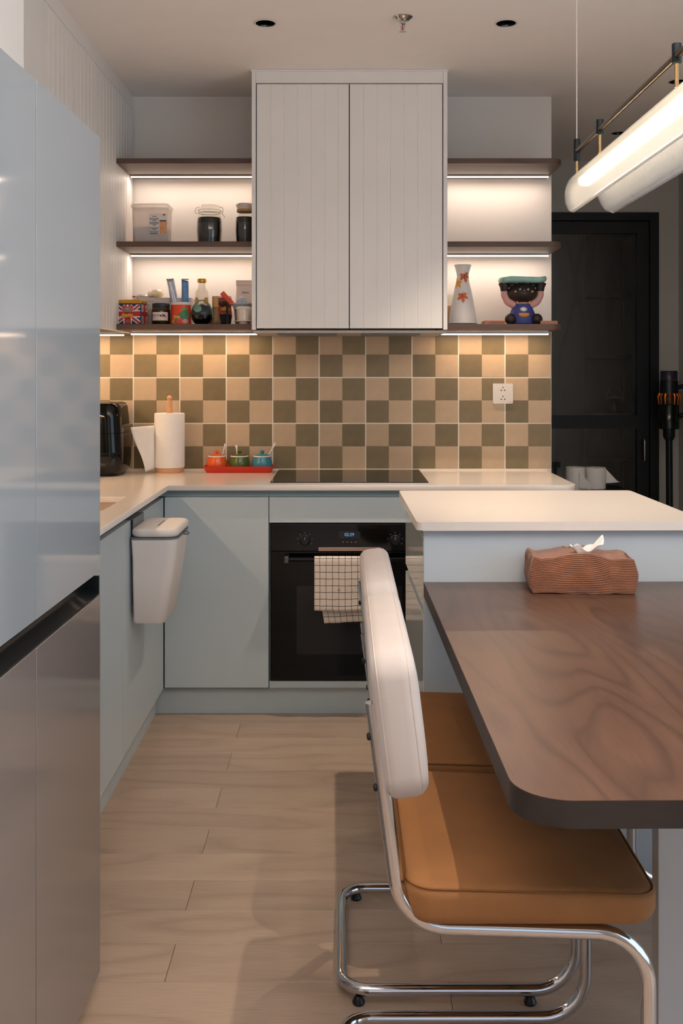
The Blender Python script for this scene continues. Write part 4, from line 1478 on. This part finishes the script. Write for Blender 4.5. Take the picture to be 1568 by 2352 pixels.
for i, (u, lean, w, h, m, lb) in enumerate(((403, -.022, .017, .080, m_sach2, 'silver-blue sachet leaning to the left behind the red can'), (425, .0, .0165, .074, m_sach, 'light blue sachet standing upright behind the red can'))):
    t = thing('sachet', lb, 'sachet', (PX(u, 4.26), 4.258, Z3), 0, 'blue sachets behind the red can')
    def f(s, q, lean=lean, w=w):
        return (lean * q * q + (s - .5) * 2 * w * (1 - .1 * q), .003 * math.sin(s * 9 + q * 3) - .006 * math.sin(PI * s), .008 + .182 * q + .006 * s * (q > .9) * (1 if lean else -1))
    o = B().sheet(f, 10, 14).obj('pouch', m, t, smooth=180)
    so = o.modifiers.new('thick', 'SOLIDIFY')
    so.thickness = .004
    o = B().sheet(lambda s, q: (lean + (s - .5) * 2 * w * .9, -.002, .188 + .006 * q), 6, 2).obj('seal', m_sach if i == 0 else m_sach2, t)
    so = o.modifiers.new('thick', 'SOLIDIFY')
    so.thickness = .0015
# glass bottle with gold cap
t = thing('glass_bottle', 'clear glass bottle with a gold screw cap behind the round pot', 'bottle', (PX(463, 4.28), 4.285, Z3))
r = .0285
gb = B().lathe([(0, 0), (r, 0), (r, .125), (r * .9, .145), (.0155, .160), (.0155, .182), (.0135, .182), (.0135, .16), (r * .85, .142), (r * .94, .12), (r * .94, .003), (0, .003)], 32).obj('glass', m_bglass, t)
B().lathe([(0, .196), (.0185, .196), (.0195, .194), (.0195, .183), (.0165, .181), (.0165, .18)], 28).obj('cap', m_gold, t)
for a in (-.022, .024):
    wrap_poly(r, circ(.014, 14, 1.3), .100, 'printed_lemon', m_yel, gb, .0006, ctr=(a, 0))
# round lunch pot
t = thing('round_pot', 'round smoked pot with charcoal lid and sage green handle', 'pot', (PX(463, 4.185), 4.19, Z3))
r = .0425
B().lathe([(0, 0), (.022, 0), (.032, .006), (r * .96, .022), (r, .040), (r * .97, .040), (r * .92, .022), (.030, .009), (0, .004)], 36).obj('bowl', m_brglass, t)
B().lathe([(0, .0405), (r * 1.01, .0405), (r * 1.01, .046), (r * .97, .056), (r * .80, .074), (r * .5, .084), (0, .088)], 36).obj('lid', m_tealp, t)
ha = [(-.0445 * math.cos(a), 0, .030 + .070 * math.sin(a)) for a in [PI * i / 20 for i in range(21)]]
B().tube(ha, .0028, 8).obj('handle', m_sage, t)
B().lathe([(0, 0), (.0165, 0), (.0165, .003), (.0155, .0036), (0, .0036)], 26, mx=Matrix.Rotation(R(62), 4, 'X')).obj('disc', m_sage, t, loc=(-.012, -.0375, .0625))
B().lathe([(0, .005), (.028, .007), (.037, .022), (.039, .036), (0, .036)], 28).obj('contents', m_dark, t)
# matcha whisk
t = thing('bamboo_whisk', 'bamboo tea whisk standing on its bristles beside the round pot', 'whisk', (PX(494, 4.21), 4.215, Z3))
B().lathe([(0, .118), (.0125, .118), (.0132, .112), (.0130, .080), (.0135, .074), (0, .074)], 22).obj('handle', m_bamboo, t)
b = B()
for i in range(40):
    a = 2 * PI * i / 40
    k = .5 + .5 * random.random()
    b.tube([(.011 * math.cos(a), .011 * math.sin(a), .075), (.014 * math.cos(a), .014 * math.sin(a), .05), ((.016 + .008 * k) * math.cos(a), (.014 + .005 * k) * math.sin(a), .001)], .0010, 4)
o = b.obj('bristles', m_bristle, t)
o['kind'] = 'stuff'
B().lathe([(0, .07), (.0125, .07), (.018, .02), (.016, .002), (0, .002)], 18).obj('bristle_core', m_bristle, t)
# dark red snack bag
t = thing('snack_bag', 'crumpled red and black foil snack bag behind the bamboo whisk', 'bag', (PX(512, 4.27), 4.275, Z3))
b = B().box(-.034, .034, -.018, .018, 0, .118, bev=.012, seg=3)
b.cut(2)
b.warp(lambda v: (v.x + .006 * noise.noise(v * 38), v.y * (1.1 - v.z * 4.5) + .007 * noise.noise(v * 42 + Vector((5, 1, 0))), max(0, v.z)))
ob = b.obj('pouch', mat('foil_red', (190, 60, 36), .3, var=.25, vscale=26), t, smooth=30)
b = B().box(-.0355, .0355, -.0205, .0205, .0005, .050, bev=.012, seg=3)
b.cut(2)
b.warp(lambda v: (v.x + .005 * noise.noise(v * 38), v.y * (1.12 - v.z * 4) - .0015 + .006 * noise.noise(v * 42 + Vector((5, 1, 0))), max(0, v.z)))
b.obj('dark_panel', m_dark, t, smooth=30)
B().ball((0, -.0135, .092), (.017, .010, .014)).obj('printed_round', m_ink, t)
B().box(-.034, .034, -.0018, .0018, .110, .124, bev=.0008, seg=1).obj('crimp', m_sach2, t)
b = B().ball((.012, -.019, .068), (.021, .010, .012))
b.warp(lambda v: v + Vector((0, 0, .004 * noise.noise(v * 60))))
b.obj('printed_chips', m_yel, t)
# red-handled tool resting on the bag and juicer
t = thing('silicone_scraper', 'orange-red flat scraper handle slanting across the snack bag', 'scraper', (PX(521, 4.215), 4.222, Z3))
rot_ = Matrix.Translation((.002, 0, .108)) @ Matrix.Rotation(R(48), 4, 'Y')
B().box(-.036, .030, -.004, .004, -.010, .010, bev=.003, seg=3, mx=rot_).obj('blade', m_orp, t)
B().box(-.005, .005, .002, .008, 0, .115, bev=.002).obj('stem', m_dark, t)
# citrus juicer
t = thing('citrus_juicer', 'grey-blue citrus juicer with a ribbed cone on a clear jug', 'juicer', (PX(556, 4.235), 4.24, Z3))
B().lathe([(0, 0), (.026, 0), (.029, .003), (.036, .074), (.034, .074), (.027, .006), (0, .006)], 30).obj('jug', m_juice, t)
B().lathe([(.034, .066), (.037, .068), (.040, .078), (.052, .086), (.053, .090), (.050, .090), (.036, .082), (.014, .082), (0, .082)], 32).obj('dish', m_jbl, t)
b = B()
tm = bmesh.new()
rr_ = []
for i in range(13):
    q = i / 12
    R0 = .0225 * math.sqrt(max(.0001, 1 - q * q)) if i < 12 else .001
    rr_.append([tm.verts.new((R0 * (1 + .10 * math.cos(9 * a)) * math.cos(a), R0 * (1 + .10 * math.cos(9 * a)) * math.sin(a), .083 + .036 * q)) for a in [2 * PI * j / 54 for j in range(54)]])
for a, c in zip(rr_, rr_[1:]):
    for j in range(54):
        tm.faces.new((a[j], a[(j + 1) % 54], c[(j + 1) % 54], c[j]))
tm.faces.new(rr_[-1])
b._take(tm)
b.obj('cone', m_jbl, t)
# phin filter
t = thing('drip_filter', 'small grey metal drip coffee filter with lid and flange beside the jug', 'coffee filter', (PX(560, 4.17), 4.17, Z3))
B().lathe([(0, .0), (.020, .0), (.021, .010), (.0405, .011), (.041, .013), (.0395, .0145), (.0305, .0145), (.0305, .060), (0, .060)], 36).obj('cup', m_ceram, t)
B().lathe([(0, .0605), (.0322, .0605), (.0328, .064), (.030, .070), (.024, .072), (0, .072)], 36).obj('lid', m_plas, t)
# paper bag
t = thing('paper_bag', 'white paper bag with a folded top lettered PHIN half behind the hood cabinet', 'bag', (PX(562, 4.36), 4.362, Z3))
xb0, xb1 = -.037, .044
b = B().box(xb0, xb1, -.030, .030, 0, .176, bev=.004)
b.cut(2)
b.warp(lambda v: (v.x, v.y * (1 - max(0, v.z - .06) * 7.0) + .002 * noise.noise(v * 40), v.z))
pb = b.obj('pouch', m_bag, t, smooth=30)
B().box(xb0, xb1, -.010, .006, .1755, .180, bev=.001).box(xb0 + .0005, xb1, -.0125, -.0095, .177, .197, bev=.0008).box(xb0, xb1, -.009, .004, .179, .198, bev=.001).obj('folded_top', m_bag, t)
text('lettering', 'PHIN', .0125, m_ink, pb, (.0045, -.0158, .143), rot=(R(78), 0, 0), ext=.0001)

# ================================================================== SHELF ITEMS, lowest right shelf
t = thing('vase', 'white flared vase painted with orange autumn leaves', 'vase', (PX(1063, 4.225), 4.235, Z3))
VP = [(0, .055), (.004, .0595), (.03, .0565), (.10, .0445), (.15, .0345), (.18, .0270), (.198, .0242), (.214, .0255), (.232, .0300), (.247, .0345)]


def vr(z):
    for (a, ra), (c, rc) in zip(VP, VP[1:]):
        if z <= c:
            return ra + (rc - ra) * max(0, (z - a) / (c - a))
    return VP[-1][1]


prof = [(0, 0), (.056, 0)] + [(vr(.004 + .243 * i / 40), .004 + .243 * i / 40) for i in range(41)] + [(.032, .248), (.0305, .245), (.022, .20), (.03, .16), (.03, .15), (0, .15)]
vb = B().lathe(prof, 44).obj('body', m_vase, t)
B().lathe([(.0338, .2475), (.0352, .2478), (.0345, .2488), (.0315, .2487), (.0315, .2475)], 40).obj('rim_line', m_ink, vb)
B().lathe([(.0590, .001), (.0598, .001), (.0600, .006), (.0592, .006)], 44).obj('foot_line', m_tealp, vb)


def maple(s, rot=0.0):
    out = []
    for i in range(5):
        a = R(-90 + (i - 2) * 52) + rot
        tip = 1.0 if i == 2 else (.86 if i in (1, 3) else .62)
        out.append((s * .42 * math.cos(a - R(26)), s * .42 * math.sin(a - R(26))))
        out.append((s * .74 * tip * math.cos(a - R(15)), s * .74 * tip * math.sin(a - R(15))))
        out.append((s * tip * math.cos(a), s * tip * math.sin(a)))
        out.append((s * .74 * tip * math.cos(a + R(15)), s * .74 * tip * math.sin(a + R(15))))
    a = R(90) + rot
    out.append((s * .42 * math.cos(R(-90 + 2 * 52 + 26) + rot), s * .42 * math.sin(R(-90 + 2 * 52 + 26) + rot)))
    return out


wrap_poly(0, maple(.034, R(12)), .206, 'painted_leaf', m_leaf, vb, rr=vr, ctr=(.004, 0))
wrap_poly(0, maple(.034, R(6)), .122, 'painted_leaf', m_leaf, vb, rr=vr, ctr=(-.006, 0))
wrap_poly(0, maple(.035, R(-30)), .180, 'painted_leaf', m_leafy, vb, off=.0005, rr=vr, ctr=(-.0255, 0))
for cx_, cz_ in ((.004, .206), (-.006, .122)):
    for a in (-142, -116, -90, -64, -38, 84):
        l_ = .026 if a < 0 else .018
        wrap_poly(0, [(0.0006, 0), (l_ * math.cos(R(a)) + .0004, l_ * math.sin(R(a))), (l_ * math.cos(R(a)) - .0004, l_ * math.sin(R(a))), (-.0006, 0)], cz_, 'painted_vein', m_vein, vb, off=.0011, rr=vr, ctr=(cx_, 0))
# glass with tan contents mostly behind the cabinet edge
t = thing('corked_jar', 'glass jar with tan contents half hidden between hood cabinet and vase', 'jar', (.456, 4.345, Z3))
B().lathe([(0, 0), (.026, 0), (.027, .004), (.027, .118), (.022, .124), (.022, .135), (.020, .135), (.020, .12), (.025, .11), (.025, .004), (0, .004)], 30).obj('glass_body', m_glass, t)
B().lathe([(0, .005), (.0245, .005), (.0245, .086), (0, .086)], 26).obj('contents', mat('tan_grain', (206, 164, 120), .8, var=.15, vscale=90), t)
# flat boxes
t = thing('flat_box', 'flat terracotta box with dark line drawing beside the vase', 'box', (.640, 4.245, Z3), 0, 'flat terracotta boxes under the figurine shelf items')
del t['group']
tbx = B().box(-.062, .022, -.05, .06, 0, .0175, bev=.001).obj('box', m_terra, t)
b = B()
for i in range(9):
    x = -.047 + .0075 * i
    b.tube([(x, -.0503, .003 + .002 * (i % 3)), (x + .005, -.0503, .014 - .002 * (i % 2)), (x + .011, -.0503, .005 + .003 * (i % 3))], .0007, 4)
b.obj('line_print', m_ink, tbx)
t = thing('flat_box', 'flat plain terracotta box sticking out past the bear figurine', 'box', (.835, 4.25, Z3))
B().box(-.028, .043, -.05, .05, 0, .0165, bev=.001).obj('box', m_terra, t)
# bear figurine
bf = thing('bear_figurine', 'dark brown bear figurine in blue overalls holding a teal tray overhead', 'figurine', (PX(1199, 4.25), 4.25, Z3))
b = B().ball((-.001, -.004, .134), (.056, .044, .0435), u=28, v=18)
b.warp(lambda v: (v.x * (1.06 + .10 * (1 - ((v.z - .118) / .04) ** 2)), v.y - .006 * math.exp(-((v.z - .128) / .018) ** 2 - (v.x / .022) ** 2) * (v.y < 0), v.z))
hd = b.obj('head', m_bear, bf)
for x in (-.0165, .0165):
    B().ball((x, -.0465, .146), (.0042, .002, .0042)).obj('eye', m_whp, hd)
    B().ball((x, -.0482, .146), (.0020, .001, .0022)).obj('pupil', m_ink, hd)
    B().ball((x * 2.0, -.0405, .1375), (.0070, .003, .0042)).obj('cheek', m_yel, hd)
B().ball((0, -.0515, .1415), (.0030, .002, .0018)).obj('nose', m_inkl, hd)
B().ball((0, -.0535, .1285), (.0026, .0015, .003)).obj('mouth', m_redp, hd)
B().lathe([(0, 0), (.036, 0), (.052, .01), (.0535, .03), (.046, .055), (.034, .082), (.028, .098), (0, .10)], 30, sy=.8).obj('shirt', m_bearp, bf)
ovl = B().lathe([(.030, .0005), (.0545, .006), (.0575, .025), (.052, .05), (.040, .078), (.0365, .088), (.034, .088)], 30, sy=.82).obj('overalls', m_bearb, bf)
for s in (-1, 1):
    B().tube([(s * .022, -.0305, .087), (s * .026, -.027, .098)], .003, 8).obj('strap', m_yel, ovl)
    ar = B().tube(fillet([(s * .030, 0, .085), (s * .060, 0, .100), (s * .0745, 0, .130), (s * .074, 0, .150)], .02, 6), lambda q: .0185 - .004 * q, 14)
    ar.obj('arm', m_bearp, bf)
    B().tube([(s * .0735, 0, .142), (s * .074, -.001, .160), (s * .079, 0, .178)], lambda q: .0165 + .005 * q, 14).obj('paw', m_bear, bf)
    B().ball((s * .042, -.002, .168), (.017, .014, .017)).obj('ear', m_bear, bf)
    B().ball((s * .0545, -.034, .0238), (.0235, .020, .0235)).obj('foot', m_bear, bf)
tr = rings([(.176, .082, .050, .03), (.179, .092, .060, .035), (.190, .0965, .064, .036), (.199, .093, .061, .035), (.197, .086, .054, .03), (.186, .080, .048, .03)])
tr.warp(lambda v: (v.x, v.y, v.z + .0022 * math.sin(v.x * 90) + .0015 * math.cos(v.x * 47)))
tr.obj('tray', m_beart, bf, smooth=75)
B().ball((0, -.0425, .046), (.0235, .007, .016)).warp(lambda v: (v.x, v.y, min(v.z, .0485))).obj('pocket_bowl', m_cook, bf)
B().ball((-.0005, -.036, .064), (.0155, .007, .0115)).obj('pocket_filling', m_ceram, bf)

# ================================================================== CEILING FITTINGS
names = {0: 'recessed ceiling downlight left of the sprinkler', 1: 'recessed ceiling downlight right of the sprinkler',
         2: 'recessed ceiling downlight near the far black door', 3: 'recessed ceiling downlight beyond the pendant lamp at the right', 4: 'recessed ceiling downlight above the near end of the table'}
for i, (x, y, on) in enumerate(DL):
    t = thing('downlight', names[i], 'downlight', (x, y, CEIL), 0, 'recessed downlights')
    B().lathe([(.0335, -.0008), (.040, -.0008), (.0405, -.002), (.039, -.0035), (.0335, -.003)], 40).obj('rim', m_ringt, t)
    B().lathe([(.0335, -.003), (.0325, .0), (.026, .05), (.026, .056), (0, .056)], 32).obj('reflector', m_blk, t)
    if on:
        B().lathe([(0, .052), (.016, .052), (.016, .0555), (0, .0555)], 24).obj('lamp', m_bulb, t)
        d = bpy.data.lights.new('downlight_beam', 'SPOT')
        d.energy = P_DOWN * (1.0 if i != 4 else .8)
        d.color = (1.0, .82, .66)
        d.spot_size = R(76)
        d.spot_blend = .8
        d.shadow_soft_size = .010
        o = bpy.data.objects.new('downlight_beam', d)
        COL.objects.link(o)
        o.parent = t
        o.location = (0, 0, .001)
t = thing('sprinkler', 'chrome fire sprinkler head hanging from the ceiling', 'sprinkler', (.198, 3.46, CEIL))
B().lathe([(0, 0), (.0345, 0), (.0345, -.002), (.028, -.006), (.022, -.012), (.012, -.016), (0, -.016)], 36).obj('escutcheon', m_chrome, t)
B().lathe([(0, -.016), (.010, -.016), (.010, -.024), (.006, -.027), (0, -.027)], 18).obj('body', m_chrome, t)
b = B().tube([(-.006, 0, -.025), (-.007, 0, -.034), (-.0025, 0, -.046)], .0017, 6).tube([(.006, 0, -.025), (.007, 0, -.034), (.0025, 0, -.046)], .0017, 6)
b.obj('yoke', m_chrome, t)
B().lathe([(0, -.026), (.0022, -.026), (.0022, -.043), (0, -.043)], 10).obj('bulb', m_redp, t)
b = B()
b.lathe([(0, -.046), (.005, -.046), (.005, -.051), (0, -.051)], 16)
for q in range(12):
    a = 2 * PI * q / 12
    b.box(.004, .0125, -.0016, .0016, -.0505, -.0493, mx=Matrix.Rotation(a, 4, 'Z'))
b.obj('deflector', m_chrome, t)

# ================================================================== PENDANT LAMP
PX0, PYF, PYN, PZ0 = .592, 2.60, 1.585, 1.870
pn = thing('pendant_lamp', 'long brass pendant lamp with folded frosted shades hanging above the table', 'pendant lamp', (PX0, (PYF + PYN) / 2, PZ0))
hl = (PYF - PYN) / 2
B().tube([(0, -hl, 0), (0, hl, 0)], .0062, 14).obj('rod', m_dkbrass, pn)
for y in (-hl, hl):
    B().tube([(0, y, .02), (0, y, CEIL - PZ0 - .012)], .0012, 6).obj('cord', m_wire, pn)
    B().lathe([(0, -.012), (.02, -.012), (.024, -.009), (.024, -.0005), (0, -.0005)], 24, c=(0, y, CEIL - PZ0)).obj('ceiling_rose', m_conn, pn)
for y, a, c in ((hl, .030, .025), (hl - .234, .022, .012), (-hl + .234, .022, .012), (-hl, .030, .025)):
    k_ = B().lathe([(0, -c), (.0082, -c), (.0085, -c + .001), (.0085, a - .001), (.0082, a), (0, a)], 20).obj('connector', m_conn, pn, loc=(0, y, 0))
    B().tube([(0, 0, -c - .0004), (0, 0, -.056)], .0038, 12).obj('stem', m_brass, k_)


def leaf_shade(side):
    if side < 0:
        prof = [(.006, -.0555), (-.004, -.058), (-.015, -.068), (-.023, -.085), (-.027, -.108), (-.0265, -.130), (-.022, -.150), (-.017, -.1625)]
        y0, y1 = hl + .02, -hl + .10
    else:
        prof = [(.004, -.0575), (.018, -.060), (.034, -.070), (.047, -.086), (.057, -.105), (.066, -.127), (.075, -.147), (.086, -.1625)]
        y0, y1 = hl + .02, -hl - .04
    pts = fillet([(x, 0, z) for x, z in prof], .03, 3)
    L = [0]
    for a, c in zip(pts, pts[1:]):
        L.append(L[-1] + (c - a).length)
    tot = L[-1]
    Ny = 60
    b = B()
    t_ = bmesh.new()
    rows = []
    rc = .055
    for i, p in enumerate(pts):
        d = max(0, rc - (tot - L[i]))
        ins = rc - math.sqrt(max(0, rc * rc - d * d))
        row = []
        for j in range(Ny + 1):
            s = j / Ny
            y = (y0 - ins) + ((y1 + ins) - (y0 - ins)) * s
            row.append(t_.verts.new((p.x, y, p.z)))
        rows.append(row)
    for a, c in zip(rows, rows[1:]):
        for j in range(Ny):
            t_.faces.new((a[j], a[j + 1], c[j + 1], c[j]))
    b._take(t_)
    o = b.obj('shade', m_shade, pn, smooth=180)
    so = o.modifiers.new('thick', 'SOLIDIFY')
    so.thickness = .0028
    return o


leaf_shade(-1)
leaf_shade(1)
lb = B().tube([(.012, -hl + .04, -.082), (.012, hl - .03, -.082)], .012, 14).obj('light_bar', m_pled, pn)
area_light('pendant_light', (.012, 0, -.094), (0, 0, R(90)), 2 * hl - .08, .014, P_PEND, (1, .80, .60), pn)

# ================================================================== FAR DOOR and the dark room behind it
dr = bpy.data.objects.new('door_1', None)
COL.objects.link(dr)
struct(dr)
dr.location = (0, YF + .02, 0)
fw = B()
fw.box(DX0 + .001, DX0 + .04, -.035, .06, 0, DZ1 - .001).box(DX1 - .05, DX1 - .001, -.035, .06, 0, DZ1 - .001).box(DX0 + .04, DX1 - .05, -.035, .06, DZ1 - .046, DZ1 - .001)
fw.obj('door_frame', m_blkf, dr)
GX0, GX1 = DX0 + .11, 1.672
lf = B()
lf.box(DX0 + .042, GX0, -.012, .03, .005, DZ1 - .05).box(GX1, DX1 - .052, -.012, .03, .005, DZ1 - .05)
lf.box(GX0, GX1, -.012, .03, 2.10, DZ1 - .05).box(GX0, GX1, -.012, .03, .985, 1.06).box(GX0, GX1, -.012, .03, .005, .16)
lf.obj('door_leaf', m_blkf, dr)
B().box(GX0, GX1, .004, .010, 1.061, 2.099).obj('glass_pane', m_dglass, dr)
B().box(GX0, GX1, .004, .010, .161, .984).obj('glass_pane', m_dglass, dr)
B().tube(fillet([(1.70, -.014, .93), (1.70, -.06, .93), (1.70, -.06, .80), (1.70, -.014, .80)], .015, 4), .007, 10).obj('door_handle', m_steel, dr)
# room behind
struct(B().box(DX0 - .15, XR, 6.95, 7.0, 0, CEIL).obj('wall_utility', m_far))
struct(B().box(DX0 - .2, DX0 - .15, YF + .1, 7.0, 0, CEIL).obj('wall_utility_left', m_far))
struct(B().box(DX0 - .2, XR, YF + .1, 7.0, CEIL, CEIL + .05).obj('ceiling_utility', m_ceil))
t = thing('wardrobe', 'dark wood tall cupboard standing behind the smoked glass door', 'wardrobe', (1.35, 6.70, 0))
B().box(-.38, .22, 0, .24, .0, 2.3).obj('carcass', m_dkwood, t)
B().box(-.379, -.002, -.02, -.001, .05, 2.29).obj('door', m_dkwood, t)
B().box(.002, .219, -.02, -.001, .05, 2.29).obj('door', m_dkwood, t)
t = thing('shelf_unit', 'narrow dark shelf unit seen through the right edge of the glass door', 'shelf unit', (1.75, 6.72, 0))
for z in (.3, .72, 1.02, 1.40, 1.80, 2.2):
    B().box(-.16, .14, 0, .2, z, z + .02).obj('shelf', m_dkwood, t)
B().box(-.178, -.161, 0, .2, 0, 2.25).obj('side_panel', m_dkwood, t)
B().box(-.16, .14, .201, .21, 0, 2.25).obj('back_panel', m_dkwood, t)
t = thing('glass_kettle', 'clear glass kettle with a round handle on a shelf behind the glass door', 'kettle', (1.80, 6.80, 1.0205))
B().lathe([(0, 0), (.055, 0), (.066, .03), (.066, .075), (.045, .115), (.042, .115), (.06, .075), (.06, .03), (.05, .004), (0, .004)], 32).obj('glass_body', m_glass, t)
B().tube([(-.055 * math.cos(a), 0, .10 + .085 * math.sin(a)) for a in [PI * i / 16 for i in range(17)]], .004, 8).obj('handle', m_steel, t)
B().lathe([(0, .1155), (.044, .1155), (.044, .122), (.01, .128), (.01, .136), (0, .137)], 24).obj('lid', m_steel, t)

# ================================================================== console with paper rolls
t = thing('console', 'small dark console table behind the kitchen wall carrying the paper rolls', 'side table', (1.18, 5.02, 0))
B().box(-.20, .20, -.16, .16, .70, .735, bev=.002).obj('top', m_blks, t)
for x in (-.18, .16):
    for y in (-.14, .12):
        B().box(x, x + .02, y, y + .02, 0, .6995).obj('leg', m_blks, t)


def paper_roll(x, y, r, h, lb, tail):
    t = thing('paper_roll', lb, 'paper roll', (x, y, .7355), 0, 'white paper rolls on the dark console')
    B().lathe([(.02, 0), (r, 0), (r, h), (.02, h), (.02, 0)], 30).obj('roll', m_paper, t)

    def f(s, q):
        a = R(-70 if tail > 0 else -110)
        if tail > 0:
            return (r * .86 + .075 * s - .012 * s * q, -r * .55 - .012 * math.sin(3 * s), h * (1 - .04) - .068 * s * q * 1.0 - (h - .03) * (1 - q) * (1 - .12 * s))
        return (r * .1 + .055 * s, -r * 1.0 - .02 * s, h * .82 * q * (1 - .75 * s) + .004)
    o = B().sheet(f, 8, 8).obj('loose_end', m_paper, t, smooth=180)
    so = o.modifiers.new('thick', 'SOLIDIFY')
    so.thickness = .001


paper_roll(PX(1321, 5.0), 5.0, .047, .108, 'white paper roll on the dark console nearest the kitchen wall', -1)
paper_roll(PX(1367, 5.03), 5.04, .052, .102, 'thicker white paper roll on the dark console with a torn end flaring right', 1)

# ================================================================== STICK VACUUM
VY = 5.60
vx = PX(1536, VY)
vc = thing('stick_vacuum', 'dark cordless stick vacuum with an orange cyclone ring leaning by the door', 'vacuum cleaner', (vx, VY, 0))
B().lathe([(0, 1.315), (.042, 1.315), (.046, 1.310), (.0465, 1.265), (0, 1.265)], 30).obj('filter_cap', m_vacp, vc)
B().lathe([(0, 1.264), (.047, 1.264), (.050, 1.185), (0, 1.185)], 30).obj('motor_housing', m_vac, vc)
cy = B().lathe([(0, 1.184), (.050, 1.184), (.057, 1.172), (.058, 1.155), (.052, 1.130), (0, 1.130)], 30).obj('cyclone_core', m_vac, vc)
for q in range(14):
    a = 2 * PI * q / 14
    B().tube([(.050 * math.cos(a), .050 * math.sin(a), 1.190), (.059 * math.cos(a), .059 * math.sin(a), 1.172), (.054 * math.cos(a), .054 * math.sin(a), 1.132)], lambda s: .0085 - .005 * s, 8).obj('cyclone', m_vaco, cy)
B().lathe([(0, 1.129), (.051, 1.129), (.054, 1.125), (.054, 1.000), (.050, .996), (0, .996)], 30).obj('dust_bin', m_brglass, vc)
B().lathe([(0, 1.127), (.030, 1.127), (.028, 1.01), (0, 1.01)], 22).obj('bin_core', m_steel, vc)
B().lathe([(0, .995), (.032, .995), (.032, .955), (.022, .935), (0, .935)], 22).obj('neck', m_vac, vc)
B().tube([(0, 0, .94), (.006, 0, .10)], .0185, 16).obj('wand', m_vac, vc)
B().box(-.10, .11, -.05, .03, .004, .06, bev=.015, seg=3).tube([(.006, -.005, .055), (.006, 0, .11)], .018, 12).obj('floor_head', m_vac, vc)
B().tube(fillet([(.045, .0, 1.225), (.11, .0, 1.235), (.115, 0, 1.10), (.052, 0, 1.06)], .03, 5), .013, 12).obj('handle', m_vac, vc)
